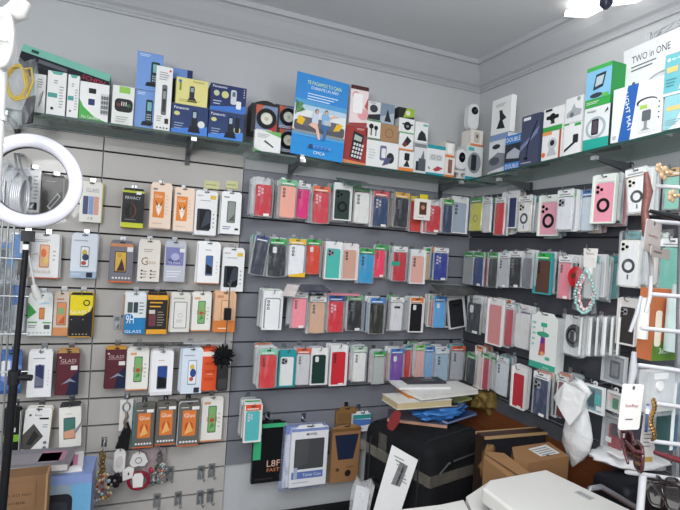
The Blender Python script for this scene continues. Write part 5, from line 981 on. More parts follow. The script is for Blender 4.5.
frontpack(17, 305, 18, 55, .08, 'c9cdd2', 'white and blue pack with vertical lettering behind the stand', inner=[('r',.1,.5,.6,.9,'2f7fd0'),('t','TYPE',.7,.25,.4,.08,'22242a',1.57),('r',.1,.0,.9,.1,'e4e6e8')])
frontpack(20, 246, 20, 26, .13, '3a7fc0', 'bright blue pack just below the ring light on the left', inner=[('r',.5,.2,.9,.8,'e0e2e4')])
P = onY(31, 275, 1.78); e = empty('white_earphones', P); tag(e, 'white earphones dangling right of the black stand', 'earphones')
mb = MB(); mb.tube([(-.01, 0, .06), (.0, 0, .02), (.012, 0, -.04)], .004, WHITE, 8); mb.build('cable', e); mb = MB(); mb.tube([(.008, 0, -.03), (.02, -.002, -.06), (.026, -.002, -.075)], [.008, .013, .009], WHITE, 10); mb.build('earbud', e)
hook('L', P+Vector((-.01, 0, .06)), .22, 'hook holding the white earphones')
# wire rack edge at far left
e = empty('wire_rack', onY(-6, 300, 1.6)); tag(e, 'grey wire rack standing at the far left behind the black stand', 'rack')
for k in range(3): mb = MB(); o_ = onY(-2+k*6, 300, 1.72)-e.location; mb.tube([o_+Vector((0, 0, .35)), o_+Vector((0, 0, -1.1))], .003, mat('a3a8aa', .3, .8), 6); mb.build('upright_wire', e)
for k in range(5): mb = MB(); o_ = onY(5, 220+k*38, 1.72)-e.location; mb.tube([o_+Vector((-.08, 0, 0)), o_+Vector((.06, 0, 0))], .003, mat('a3a8aa', .3, .8), 6); mb.build('cross_wire', e)

# ============================================================ TABLE WITH BOXES, LOWER LEFT
ztab = 1.6-.77
e = empty('side_table', (-.55, 1.62, 0)); tag(e, 'low grey side table under the stacked boxes at lower left', 'table')
mb = MB(); mb.box((-.45, -.16, ztab-.33), (.52, .30, ztab-.30), mat('77787a', .5)); mb.build('table_top', e)
for sx in (-.42, .49):
    for sy in (-.13, .27): mb = MB(); mb.box((sx-.02, sy-.02, 0), (sx+.02, sy+.02, ztab-.33), mat('55565a', .4, .5)); mb.build('leg', e)
zt0 = ztab-.30
# blue device box
Pa = onY(50, 475, 1.62); Pb = onY(88, 475, 1.62); topb = onY(80, 472, 1.62).z
w_ = .30
mb = MB(); mb.box((-w_, 0, 0), (0, .13, topb-zt0), mat('7f92c0', .4)); h_ = topb-zt0
draw(mb, [('r',-.0,0,1,.93,'8a9ba5'),('p',[(.86,0),(1,0),(1,.93),(.82,.93)],'6aa2c8'),('q',.5,.15,.84,.86,'24262a',.06),('q',.53,.2,.8,.8,'33363c',.04),('q',.7,.3,.9,.62,'2b2d33',.06),('q',.74,.2,.88,.27,'e0e2e3',.01),('o',.3,.6,.1,.12,'c5cacc'),('q',.2,.1,.4,.5,'b5b9ba',.05)], w_, h_, 0, Matrix.Translation((-w_/2, 0, 0)))
o = mb.build('router_box', None, (Pb.x+.012, 1.60, zt0), (0, 0, -.04)); tag(o, 'blue box printed with a black device behind the brown carton', 'box')
zb = topb
def slab(lab, pts, z0, th, col, name='magazine', des=None, cat='magazine', var=.1):
    """flat stack item: pts = outline in pixel space projected on height z"""
    Q = [onZ(px, py, z0+th) for px, py in pts]; c = sum(Q, Vector())/len(Q)
    mb = MB(); n = len(Q); vs = [Vector((q.x-c.x, q.y-c.y, 0)) for q in Q]+[Vector((q.x-c.x, q.y-c.y, th)) for q in Q]
    mb.add(vs, [list(range(n-1, -1, -1)), list(range(n, 2*n))]+[(i, (i+1) % n, n+(i+1) % n, n+i) for i in range(n)], mat(col, .45, var=var))
    for (pp, cc) in (des or []):
        mb.add([Vector((onZ(px, py, z0+th).x-c.x, onZ(px, py, z0+th).y-c.y, th+.0006)) for px, py in pp], [list(range(len(pp)))], mat(cc))
    o = mb.build(name, None, (c.x, c.y, z0)); tag(o, lab, cat); return o
def rectxy(lab, x, y, z, sx, sy, th, rz, col, name, cat, des=None, parts=None, pagecol=None):
    mb = MB(); mb.box((-sx/2, -sy/2, 0), (sx/2, sy/2, th), mat(pagecol or col, .5, var=.06))
    if pagecol: mb.box((-sx/2-.002, -sy/2-.002, th), (sx/2+.002, sy/2+.002, th+.0015), mat(col, .4)); mb.box((-sx/2-.002, -sy/2-.002, -.0015), (sx/2+.002, sy/2+.002, 0), mat(col, .4))
    for q in (des or []): mb.add([(q[0]*sx, q[1]*sy, th+.0022), (q[2]*sx, q[1]*sy, th+.0022), (q[2]*sx, q[3]*sy, th+.0022), (q[0]*sx, q[3]*sy, th+.0022)], [(0, 1, 2, 3)], mat(q[4]))
    o = mb.build(name, None, (x, y, z), (0, 0, rz)); tag(o, lab, cat); return o
xb = Pb.x
rectxy('pink and grey magazine, lower of the two on the blue box', xb-.145, 1.675, zb+.001, .25, .11, .012, .05, 'd9d6d8', 'magazine', 'magazine', [(.1, -.4, .45, .3, 'c07a9a'), (.2, -.45, .4, -.1, '8f8a8c')], pagecol='dcdad6')
rectxy('grey glossy magazine lying on top of the blue box', xb-.185, 1.67, zb+.017, .27, .12, .018, -.06, '7d7a80', 'magazine', 'magazine', [(-.1, -.4, .4, .2, '8f8a90'), (.2, -.3, .45, .3, 'b07f92')], pagecol='c9c6c4')
# brown cardboard box with print
Pk = onY(48, 474, 1.52); hk = Pk.z-zt0; K = mat('7d5f44', .7, var=.07, scale=12)
mb = MB(); W2 = .26; mb.box((-W2, 0, 0), (0, .055, hk), K)
draw(mb, [('t','EN EL MOCHONES EO NO',.55,.66,.62,.05,'3d2c20'),('t','NI SNOW BOOBIE',.55,.5,.52,.05,'3d2c20'),('r',.2,.92,.9,.925,'6b4e36'),('r',.9,.38,.906,.92,'6b4e36'),('r',.2,.38,.9,.385,'6b4e36')], W2, .13, 0, Matrix.Translation((-W2/2, 0, hk-.135)))
mb.box((-.004, -.001, 0), (.001, .055, hk+.001), mat('a5835f', .7)); o = mb.build('cardboard_box', None, (Pk.x, 1.52, zt0), (0, 0, .0)); tag(o, 'open brown cardboard box with dark print, lower left corner', 'box')

# ============================================================ BENCH, SUITCASE, CORNER PILE
e = empty('storage_bench', (.5, 1.75, 0)); tag(e, 'low black bench against the left wall under the tablet cases', 'bench')
mb = MB(); mb.box((-.26, .1, .46), (.65, .225, .5), mat('101012', .5)); mb.build('bench_top', e)
mb = MB(); mb.box((-.24, .11, 0), (.63, .22, .46), mat('17171a', .6)); mb.build('bench_body', e)
# suitcase
zS = 1.6-.66
A = onZ(372, 408, zS); B2 = onZ(432, 449, zS); C2 = onZ(482, 432, zS)
ux = (C2-B2); ux.z = 0; wS = ux.length; ux.normalize(); uy = Vector((-ux.y, ux.x, 0)); dS = (A-B2).dot(uy)
angS = math.atan2(ux.y, ux.x)
dS = max(.22, min(.34, dS)); wS = min(max(wS, .34), .42)
e = empty('suitcase', (B2.x, B2.y, 0), angS); tag(e, 'large black fabric suitcase bound with clear tape in the corner', 'suitcase')
FAB = mat('17181b', .85, var=.25, scale=60, bump=.3)
def rbox(mb, x0, y0, z0, x1, y1, z1, r, m):
    # box rounded on every edge through bmesh bevel
    bm = bmesh.new(); bmesh.ops.create_cube(bm, size=1)
    for v in bm.verts: v.co = Vector(((x0+x1)/2+v.co.x*(x1-x0), (y0+y1)/2+v.co.y*(y1-y0), (z0+z1)/2+v.co.z*(z1-z0)))
    bmesh.ops.bevel(bm, geom=bm.edges[:]+bm.verts[:], offset=r, segments=4, profile=.5, affect='EDGES')
    bm.verts.index_update(); mb.add([v.co.copy() for v in bm.verts], [[v.index for v in f.verts] for f in bm.faces], m, True); bm.free()
mb = MB(); rbox(mb, 0, 0, .06, wS, dS, zS, .045, FAB); mb.build('case_shell', e)
PIP = mat('26272a', .5)
mb = MB()
for y in (.05, dS-.05): mb.tube([(0-.002, y, .1), (-.002, y, zS-.06), (.015, y, zS-.02), (.05, y, zS+.001), (wS-.05, y, zS+.001), (wS-.015, y, zS-.02), (wS+.002, y, zS-.06), (wS+.002, y, .1)], .004, PIP, 6)
mb.build('piping', e)
mb = MB(); rbox(mb, .05, -.018, .16, wS-.05, .02, zS-.36, .016, FAB); mb.build('front_pocket', e)
mb = MB(); mb.tube([(.05, -.002, zS-.10), (.10, -.004, zS-.07), (wS-.08, -.004, zS-.07), (wS-.05, -.002, zS-.10), (wS-.05, -.003, zS-.3)], .0035, mat('5a5c5f', .4, .4), 6); mb.box((.1, -.012, zS-.082), (.112, -.004, zS-.058), CHROME); mb.build('zipper', e)
mb = MB(); mb.tube([(-.005, dS*.28, zS-.2), (-.035, dS*.3, zS-.2), (-.04, dS*.5, zS-.2), (-.035, dS*.72, zS-.2), (-.005, dS*.75, zS-.2)], .011, mat('232427', .6), 8); mb.build('side_handle', e)
TAPE = clear('8f8a80', .22, .45, 25)
mb = MB(); q = .004; zt1, zt2 = zS-.115, zS-.075
def belt(mb, z0, z1, sl=0):
    pts = [(-q, dS+q), (-q, -q), (wS+q, -q), (wS+q, dS+q)]
    for i in range(3):
        (xa, ya), (xb_, yb) = pts[i], pts[i+1]; da, db = sl*i, sl*(i+1)
        nx, ny = (yb-ya), -(xb_-xa); L2 = math.hypot(nx, ny); nx, ny = nx/L2*.001, ny/L2*.001
        mb.add([(xa,ya,z0+da),(xb_,yb,z0+db),(xb_,yb,z1+db),(xa,ya,z1+da),(xa-nx,ya-ny,z0+da),(xb_-nx,yb-ny,z0+db),(xb_-nx,yb-ny,z1+db),(xa-nx,ya-ny,z1+da)], [(0,1,2,3),(7,6,5,4),(0,4,5,1),(3,2,6,7)], TAPE)
belt(mb, zt1, zt2, -.02)
mb.add([(-q-.001, dS*.72, zt1), (-q-.001, dS*.6, zt1), (-q-.001, dS*.6, zS-.02), (-q-.001, dS*.72, zS-.02)], [(0, 1, 2, 3)], TAPE)
mb.build('packing_tape', e)
mb = MB()
for wx in (.05, wS-.05):
    for wy in (.05, dS-.05): mb.tube([(wx-.02, wy, .03), (wx+.02, wy, .03)], .03, mat('111113', .4), 14); mb.box((wx-.025, wy-.02, .04), (wx+.025, wy+.02, .07), mat('202124'))
mb.build('wheels', e)
from mathutils import noise
def lump(mb, c, rad, sc, m, amp=.35, f=1.6, seed=0, n=4):
    bm = bmesh.new(); bmesh.ops.create_icosphere(bm, subdivisions=n, radius=1)
    for v in bm.verts:
        p = v.co.copy(); q_ = p*f+Vector((seed, seed*.7, 0)); d = noise.noise(q_)*amp+abs(noise.noise(q_*2.3))*amp*.7-abs(noise.noise(q_*4.9))*amp*.35
        v.co = Vector((p.x*sc[0], p.y*sc[1], p.z*sc[2]))*rad*(1+d)+Vector(c)
    bm.verts.index_update(); mb.add([v.co.copy() for v in bm.verts], [[v.index for v in f_.verts] for f_ in bm.faces], m, True); bm.free()
# tag and label on the case
def onplane(px, py, P0, nrm):
    d = ray(px, py); o_ = Vector((0, 0, H)); t = (P0-o_).dot(nrm)/d.dot(nrm); return o_+d*t
nL = -ux  # left side face normal
P0 = B2+nL*.014
def quad_on(pxs, P0, nrm, th, m, name, lab, cat, extra=None, bend=0):
    Q = [onplane(px, py, P0, nrm) for px, py in pxs]; c = sum(Q, Vector())/len(Q); mb = MB(); n = len(Q)
    mb.add([q_-c for q_ in Q]+[q_-c-nrm*th for q_ in Q], [list(range(n)), list(range(2*n-1, n-1, -1))]+[(i, n+i, n+(i+1) % n, (i+1) % n) for i in range(n)], m)
    for pp, mm in (extra or []): mb.add([onplane(px, py, P0+nrm*.0008, nrm)-c for px, py in pp], [list(range(len(pp)))], mm)
    o = mb.build(name, None, c); tag(o, lab, cat); return o
quad_on([(397,410),(401,413),(399,423),(393,431),(388,429),(387,425),(392,413)], P0+nL*.03, (nL-uy*.5).normalized(), .004, mat('7a2a2c', .5), 'luggage_tag', 'dark red leather luggage tag hanging on the suitcase side', 'tag')
nD = (nL-uy*.9+Vector((0, 0, .12))).normalized()
ex_ = []
for i in range(7): ex_.append(([(391+i*1.3+3, 459+i*4.2-4), (404+i*.4, 464+i*3.9-4), (404+i*.4, 465.4+i*3.9-4), (391+i*1.3+3, 460.2+i*4.2-4)], mat('6a6b6e' if i % 2 else '8d8e90')))
quad_on([(392,445),(418,460),(402,508),(398,530),(368,530),(374,508)], B2+nL*.02-uy*.035, nD, .0015, mat('dcdcdc', .5, var=.03), 'shipping_label', 'large white shipping paper taped on the black suitcase', 'label', ex_+[([(400,462),(408,466),(400,487),(391,484)], mat('77787a')), ([(403,466),(405,467),(397,486),(395,485)], mat('2c2d30'))])
mb = MB(); P = onplane(363, 492, B2+nL*.03, nD)
mb.prism([(-.035, -.09), (.03, -.1), (.035, .03), (.02, .05), (-.01, .03), (-.03, .05), (-.04, 0)], -.012, .006, clear('e2e4e6', .2, .5)); mb.prism([(-.026, -.09), (.022, -.09), (.022, .015), (-.026, .02)], -.004, .002, mat('dfe0e2')); tag(mb.build('clear_bag', None, P, (0, .1, -.5)), 'clear bag with a white paper hanging left of the shipping paper', 'bag')
# pile on top of suitcase
cT = Vector((B2.x, B2.y, zS))+ux*wS*.5+uy*dS*.5
def on(px, py, z): return onZ(px, py, z)
z = zS-.004
def booky(lab, px, py, sx, sy, th, rz, col, page='d6d2c6', name='book', des=None, tilt=0, cat='book'):
    global z
    P = onZ(px, py, z+th); o = rectxy(lab, P.x, P.y, z, sx, sy, th, rz, col, name, cat, des, pagecol=page); o.rotation_euler.y = tilt; z += th+.0035; return o
aS = angS
booky('tan bound book, lowest left in the pile on the suitcase', 417, 417, .23, .115, .016, -.55, '5a5d68', 'b98f78')
booky('dark blue folder sticking out of the pile on the suitcase', 450, 413, .2, .12, .008, .35, '2f4470', '8fa0c0', name='folder', cat='folder')
# blue plastic bag lump
P = onZ(441, 409, z+.02); mb = MB(); random.seed(5)
lump(mb, (0, 0, .006), .1, (1.3, .65, .24), mat('3a74b8', .25, coat=.4, var=.15, scale=25, bump=.3), .5, 2.2, 3)
tag(mb.build('blue_bag', None, (P.x, P.y, z+.012), (0, 0, aS)), 'bright blue plastic bag squeezed in the pile on the suitcase', 'bag')
z += .034
booky('green and cream folded leaflet on the blue bag', 449, 399, .2, .09, .005, .35, '9fb060', 'c9c8a0', name='leaflet', cat='leaflet')
booky('thin dark notebook under the cream block', 425, 402, .23, .12, .006, .0, '2d2c2c', '8d8a80', name='notebook', cat='notebook')
booky('thick cream paper block with white cover in the pile', 417, 397, .24, .12, .022, -.0, 'e3e1db', 'c4b48c')
booky('orange edged thin card above the cream block', 425, 392, .2, .11, .003, -.05, 'c9803a', 'c9803a', name='card', cat='card')
booky('wide stack of white papers across the pile', 440, 388, .29, .13, .016, .12, 'e6e6e4', 'd9d8d4', name='paper_stack', cat='papers')
booky('white paper with bent corner, second from the top', 420, 384, .22, .1, .005, -.12, 'e9e9e8', 'dcdcda', name='paper_stack', cat='papers')
booky('dark grey printed leaflet topmost on the suitcase pile', 423, 380, .17, .08, .004, -.1, '33343a', '55565a', name='leaflet', des=[(-.1, -.3, .3, .2, '6a6c72'), (.1, .1, .3, .35, 'd0d0d0')], cat='leaflet')
# brown bags and silver device behind the pile near the corner
P = onY(489, 400, 1.80); mb = MB(); lump(mb, (0, 0, 0), .085, (1.1, .7, .6), mat('7d6838', .5, var=.25, scale=20, bump=.5), .6, 2.0, 9); tag(mb.build('brown_bag', None, P, (.1, .25, .4)), 'crumpled mustard brown paper bag in the room corner', 'bag')
P = onY(492, 420, 1.7)
# silver grey box
P = onZ(478, 412, 1.6-.62); mb = MB(); rbox(mb, -.07, -.05, -.07, .07, .05, 0, .01, mat('9a9c9e', .4)); mb.box((-.065, -.0515, -.04), (.065, -.0495, -.036), mat('5a5c5e')); tag(mb.build('paper_ream', None, (1.36, 1.90, 1.6-.57), (0, 0, -.3)), 'light grey box squeezed behind the suitcase near the corner', 'box')
# counter under the right wall panel
e = empty('low_counter', (1.36, 1.0, 0)); tag(e, 'brown low counter along the right wall under the cartons', 'counter')
zCt = 1.6-.86
mb = MB(); mb.box((-.27, -.7, zCt-.03), (.145, .33, zCt), WOOD); mb.box((-.02, .33, zCt-.03), (.145, .60, zCt), WOOD); mb.build('counter_top', e)
mb = MB(); mb.box((-.25, -.68, 0), (.14, .32, zCt-.03), woodmat('5a3220', '6f4228')); mb.build('counter_body', e)
# dark drawer panel with wood edge
zD = 1.6-.61
Pl = onZ(486, 437, zD); Pr = onZ(546, 432, zD); u = Pr-Pl; wD = min(u.length, .27); aD = math.atan2(u.y, u.x)
e = empty('drawer_box', (Pl.x, Pl.y, zCt+.001), aD); tag(e, 'dark drawer box with wooden top edge behind the cartons', 'drawer'); hD = zD-zCt-.001
mb = MB(); mb.box((0, 0, 0), (wD, .010, hD-.008), mat('26262a', .4)); mb.build('front_panel', e)
mb = MB(); mb.box((0, .0102, 0), (.012, .055, hD-.008), mat('33261f', .5)); mb.build('side_panel', e); mb = MB(); mb.box((wD-.012, .0102, 0), (wD, .055, hD-.008), mat('6a4a34', .5)); mb.build('side_panel', e)
mb = MB(); mb.box((-.004, -.004, hD-.008), (wD+.004, .004, hD), mat('a98a62', .5)); mb.box((-.004, .004, hD-.0075), (wD+.004, .045, hD-.0005), mat('3a2a24', .4)); mb.box((-.004, .045, hD-.008), (wD+.004, .055, hD), mat('a98a62', .5)); mb.build('top_board', e)
mb = MB()
for sx in (.03, wD-.03): mb = MB(); mb.prism(ell(sx, hD*.7, .005, .005, 10), -.002, 0, CHROME); mb.build('screw', e)
def pxprism(mb, pts, z1, z0, m, c, bev=.0):
    Q = [onZ(px, py, z1)-c for px, py in pts]
    bm = bmesh.new(); vb = [bm.verts.new((q_.x, q_.y, z0)) for q_ in Q]; f = bm.faces.new(vb)
    r_ = bmesh.ops.extrude_face_region(bm, geom=[f])
    for v in r_['geom']:
        if isinstance(v, bmesh.types.BMVert): v.co.z = z1
    bmesh.ops.recalc_face_normals(bm, faces=bm.faces[:])
    if bev: bmesh.ops.bevel(bm, geom=bm.edges[:], offset=bev, segments=3, profile=.5, affect='EDGES')
    bm.verts.index_update(); mb.add([v.co.copy() for v in bm.verts], [[v.index for v in f.verts] for f in bm.faces], m); bm.free()
# labelled carton
KB = mat('8f6b49', .7, var=.08, scale=14)
z1 = 1.6-.60; A_ = onZ(514, 457, z1); c = Vector((A_.x, A_.y, 0))
mb = MB(); pxprism(mb, [(514, 458), (512, 447), (549, 442), (569, 456), (528, 463)], z1, zCt+.001, KB, c)
def pxq(mb, pts, z_, col, c): mb.add([onZ(px, py, z_)-c for px, py in pts], [list(range(len(pts)))], mat(col, .5))
pxq(mb, [(528, 449), (546, 444.5), (560, 453), (541, 456.5)], z1+.0006, 'dcdcda', c)
for i in range(4): pxq(mb, [(531+i*3.4, 450+i*1.6), (546+i*3.0, 446.4+i*1.7), (547.5+i*3.0, 447.2+i*1.7), (532.5+i*3.4, 450.8+i*1.6)], z1+.0012, '8a8b8d', c)
pxq(mb, [(546, 455), (549, 454.4), (550, 455.4), (547, 456)], z1+.0014, '26272a', c)
tag(mb.build('cardboard_box', None, c), 'brown cardboard box with a white shipping label on top', 'box')
# long plain carton in front of the drawer
z1 = 1.6-.60; A_ = onZ(486, 456, z1); c = Vector((A_.x, A_.y, 0))
mb = MB(); pxprism(mb, [(484, 458), (487, 451.5), (504, 453), (536, 477), (520, 486)], z1, zCt+.001, mat('94704c', .7, var=.07, scale=14), c)
pxq(mb, [(485.5, 455), (486, 454), (528, 481), (526, 482)], z1+.0006, '5a4028', c)
tag(mb.build('cardboard_box', None, c), 'long plain brown carton lying in front of the dark drawer', 'box')
P = onY(479, 458, 1.40); mb = MB(); lump(mb, (0, 0, 0), .045, (.5, .5, 1.2), mat('7a5c3c', .7, var=.15, bump=.4), .5, 2.0, 5, 3); tag(mb.build('paper_bag', None, (P.x+.005, 1.36, P.z), (.1, .1, .2)), 'small crumpled brown paper bag between suitcase and carton', 'bag')

# ============================================================ PRINTER
zP = 1.6-.50; A_ = onZ(546, 469, zP); c = Vector((A_.x, A_.y, 0))
e = empty('printer', c); tag(e, 'white office printer with a slotted lid at the bottom of the picture', 'printer')
PW_ = mat('c3c2be', .35, var=.02, coat=.2)
lid = [(546, 469), (489, 479.5), (482, 487), (516, 513), (545, 535), (668, 527)]
mb = MB(); pxprism(mb, lid, zP, zP-.035, PW_, c, .006); mb.build('scanner_lid', e)
mb = MB(); pxprism(mb, [(546, 473), (492, 483), (488, 489), (519, 512), (546, 532), (664, 525)], zP-.0355, zP-.055, mat('202123', .4), c); mb.build('lid_gap', e)
mb = MB(); pxprism(mb, [(546, 470), (490, 481), (466, 497), (476, 520), (545, 545), (668, 529)], zP-.0556, .62, PW_, c); mb.build('printer_body', e)
mb = MB(); pxprism(mb, [(464, 499), (440, 504), (398, 509), (380, 525), (430, 560), (500, 552), (474, 519)], zP-.06, .62, PW_, c, .004); mb.build('output_tray', e)
mb = MB(); pxprism(mb, [(477, 491), (480, 489), (514, 514), (510, 517)], zP-.008, zP-.0085, mat('1c1d1f'), c); mb.build('paper_slot', e) if False else None
mb = MB(); pxprism(mb, [(574, 492), (580, 490.5), (595, 498), (589, 500)], zP+.0012, zP, mat('a0a1a0', .5), c)
for i in range(5): pxprism(mb, [(576+i*3, 491.8+i*1.45), (578.4+i*3, 491.2+i*1.45), (580+i*3, 492+i*1.45), (577.6+i*3, 492.6+i*1.45)], zP+.002, zP+.0012, mat('808182', .5), c)
mb.build('lid_badge', e)
e2 = empty('printer_stand', c); tag(e2, 'grey stand carrying the white printer', 'stand')
mb = MB(); mb.box((-.28, -.23, 0), (.0, -.03, .619), mat('6d6e70', .5)); mb.build('cabinet_body', e2); mb = MB(); mb.box((-.26, -.236, .05), (-.03, -.2301, .58), mat('808184', .5)); mb.build('cabinet_door', e2)

# ============================================================ WHITE BAG, BLACK CASE, RIGHT FOREGROUND
# hanging white plastic bag
P = onX(580, 379, WR-.16); e = empty('plastic_bag', P, -math.pi/2); tag(e, 'crumpled white plastic bag hanging on the right wall', 'bag')
kz = .1/(pr(P+Vector((0, 0, .05)))-pr(P-Vector((0, 0, .05)))).length; kx_ = .1/(pr(P+Vector((0, .05, 0)))-pr(P-Vector((0, .05, 0)))).length
prof = [(0, -2, 3), (4, -6, 8), (10, -13, 13), (18, -18, 9), (24, -12, 9), (32, -9, 11), (42, -10, 14), (54, -11, 16), (66, -10, 15), (76, -7, 10), (84, -3, 4), (88, -1.5, 1)]
random.seed(11); mb = MB(); n = 20; vs = []
for i, (dz, l, r2) in enumerate(prof):
    xc = (l+r2)/2; rx = (r2-l)/2; ry = min(rx*kx_*.55, .04)
    for k in range(n):
        a = 2*math.pi*k/n; w1 = 1+.10*math.sin(a*5+i)+.06*math.sin(a*9+i*2.3)
        vs.append(((xc+rx*math.cos(a)*w1)*kx_-.0012*dz*.0, ry*math.sin(a)*w1-.005, -dz*kz))
fs = [(i*n+k, i*n+(k+1) % n, (i+1)*n+(k+1) % n, (i+1)*n+k) for i in range(len(prof)-1) for k in range(n)]+[list(range(n-1, -1, -1)), [(len(prof)-1)*n+k for k in range(n)]]
BAG = mat('dcdddd', .35, var=.06, scale=22, bump=1.0, coat=.3); mb.add(vs, fs, BAG, True); mb.build('bag_body', e)
mb = MB(); vs = [(-.045, -.05, -.055), (-.01, -.055, -.01), (.03, -.045, -.01), (.05, -.03, -.03), (.045, -.04, -.09), (.02, -.055, -.14), (-.02, -.058, -.10), (-.06, -.045, -.075)]
mb.add([Vector(v) for v in vs]+[Vector(v)+Vector((0, .012, 0)) for v in vs], [list(range(8)), list(range(15, 7, -1))]+[(i, 8+i, 8+(i+1) % 8, (i+1) % 8) for i in range(8)], BAG); mb.build('folded_flap', e)
hook('R', P+Vector((0, 0, -.004)), .17, 'hook holding the white plastic bag')
# black case with grey tube handle under white packages
zB = 1.6-.60
Pc = onZ(591, 469, zB); e = empty('black_case', (Pc.x, Pc.y, zCt+.001), -.05); tag(e, 'black hard case with grey tube handle behind the sunglasses rack', 'case'); hB = zB-zCt-.001
mb = MB(); rbox(mb, -.005, -.13, 0, .19, .0, hB, .025, mat('15161b', .5, var=.1)); mb.build('case_body', e)
mb = MB(); mb.box((.02, -.132, hB*.3), (.17, -.128, hB*.7), mat('1f2026', .4)); mb.build('front_panel', e)
mb = MB(); T0 = onY(592, 500, Pc.y-.17)-e.location; T1 = onY(596, 490, Pc.y-.17)-e.location; T2 = onY(606, 488, Pc.y-.17)-e.location; T3 = onY(640, 508, Pc.y-.17)-e.location; T4 = onY(655, 525, Pc.y-.17)-e.location
mb.tube([T0, T1, T2, (T2+T3)/2, T3, T4, T4+Vector((0, .04, -.01))], .0075, mat('8d8f94', .3, .5), 8); mb.build('tube_handle', e)
def drape(lab, pts, zz1, col, name, cat, des=None, th=.02):
    Q = [onZ(px, py, zz1) for px, py in pts]; c = sum(Q, Vector())/len(Q); n = len(Q)
    mb = MB(); vs = [Vector((q_.x-c.x, q_.y-c.y, 0)) for q_ in Q]+[Vector(((q_.x-c.x)*.88, (q_.y-c.y)*.88, th)) for q_ in Q]
    mb.add(vs, [list(range(n-1, -1, -1)), list(range(n, 2*n))]+[(i, (i+1) % n, n+(i+1) % n, n+i) for i in range(n)], mat(col, .4, var=.05, scale=15, bump=.6))
    for pp, cc in (des or []): mb.add([Vector((onZ(px, py, zz1+th).x-c.x, onZ(px, py, zz1+th).y-c.y, th+.0008)) for px, py in pp], [list(range(len(pp)))], mat(cc))
    o = mb.build(name, None, (c.x, c.y, zz1)); tag(o, lab, cat)
Pm = onZ(632, 461, zB+.01); mb = MB(); lump(mb, (0, 0, 0), .1, (1.25, .8, .2), mat('d4d5d6', .4, var=.05, scale=15, bump=.6), .3, 1.6, 4)
tag(mb.build('mailing_bag', None, (Pm.x, Pm.y, zB+.022), (0, 0, -.2)), 'crumpled white mailing bag lying on the black case', 'bag')
drape('white paper sheet with faint print on the mailing bag', [(606,451),(640,452),(648,458),(620,459)], zB+.045, 'e8e6e4', 'paper_sheet', 'paper', [([(622,454),(634,454),(635,455),(623,455)], 'c0686a')], .002)
# eyewear stand
yS = .55
def oS(px, py, dy=0): return onY(px, py, yS+dy)
e = empty('eyewear_stand', Vector((oS(676, 400).x, yS, 0))); tag(e, 'white tube eyewear rack with chrome post at the right edge', 'display stand')
CR = mat('a9acb0', .25, .9); TW = mat('b9b9bd', .35, coat=.3); base = e.location
mb = MB(); tp = oS(684, 150)-base; bt = oS(675, 500)-base; dv = bt-tp; tb = (-(base.z+tp.z)+.03)/dv.z; mb.tube([tp, bt, (bt.x, bt.y, .03)], .0055, CR, 10); mb.build('chrome_post', e)
rods = [(656,186,188),(649,221,224),(649,294,297),(641,328,333),(638,365,373),(653,403,409),(650,441,446),(626,472,482)]
for px, ya, yb in rods:
    mb = MB(); a_ = oS(px, ya, -.02)-base; b_ = oS(705, yb+(705-680)*.06, -.03)-base; mb.tube([a_, a_+(b_-a_)*.02, b_], [.0026, .0034, .0036], TW, 10); mb.build('rod', e)
mb = MB(); a_ = oS(651, 276, -.02)-base; mb.tube([a_, oS(650, 296, -.02)-base, oS(646, 312, -.02)-base], .0032, TW, 8); mb.build('rod_bracket', e)
mb = MB(); a_ = oS(643, 475, -.06)-base; mb.tube([a_, oS(640, 512, -.06)-base, oS(637, 545, -.06)-base], .0052, TW, 10); mb.build('front_tube', e)
mb = MB(); mb.tube([(bt.x, bt.y, 0), (bt.x, bt.y, .03)], .07, mat('7d7f82', .4, .4), 24); mb.build('base_disc', e)
def glasses(lab, px, py, dy, rz, ry, frame, lens, s_=1., rx=0):
    P = oS(px, py, dy); e = empty('sunglasses', P, rz); e.rotation_euler = (rx, ry, rz); tag(e, lab, 'sunglasses')
    F = mat(frame, .2, coat=.8); LM = mat(lens, .08, coat=1.)
    for sx in (-1, 1):
        mb = MB(); mb.prism(rr(sx*.033*s_-.026*s_, -.022*s_, sx*.033*s_+.026*s_, .018*s_, .016*s_, 5), -.0012, .0012, LM); mb.build('lens', e)
    mb = MB()
    for sx in (-1, 1):
        o_ = rr(sx*.033*s_-.027*s_, -.023*s_, sx*.033*s_+.027*s_, .019*s_, .016*s_, 5); mb.tube([(x, 0, z_) for x, z_ in o_], .0028*s_, F, 6, closed=True)
    mb.tube([(-.008*s_, -.001, .008*s_), (0, -.002, .011*s_), (.008*s_, -.001, .008*s_)], .003*s_, F, 6); mb.build('front_frame', e)
    for sx in (-1, 1):
        mb = MB(); mb.tube([(sx*.061*s_, 0, .012*s_), (sx*.058*s_, .012*s_, .012*s_), (sx*-.02*s_, (.016+.005*sx)*s_, .008*s_), (sx*-.055*s_, (.014+.005*sx)*s_, -.01*s_)], [.003*s_, .0034*s_, .003*s_, .002], F, 6); mb.build('temple', e)
glasses('maroon rimmed sunglasses with dark lenses seen edge on', 634, 449, -.03, .84, .05, '4a2028', '3a2228', .9)
glasses('black sunglasses with red temple at the lower right', 664, 491, -.05, .95, .35, '1c1416', '5a5656', 1.0)
# black temple arm, maroon arm
for (a1, a2, c1, lab) in (((650, 211), (690, 221), '17171a', 'thick black glasses arm resting near the top rods'), ((654, 452), (684, 462), '5a1f26', 'maroon glasses arm lying across the lower rod')):
    A1, A2 = oS(*a1, -.035), oS(*a2, -.06); mb = MB(); mb.tube([A1, A1+(A2-A1)*.5, A2], [.003, .0045, .005], mat(c1, .25, coat=.6), 8); tag(mb.build('glasses_arm', None), lab, 'glasses')
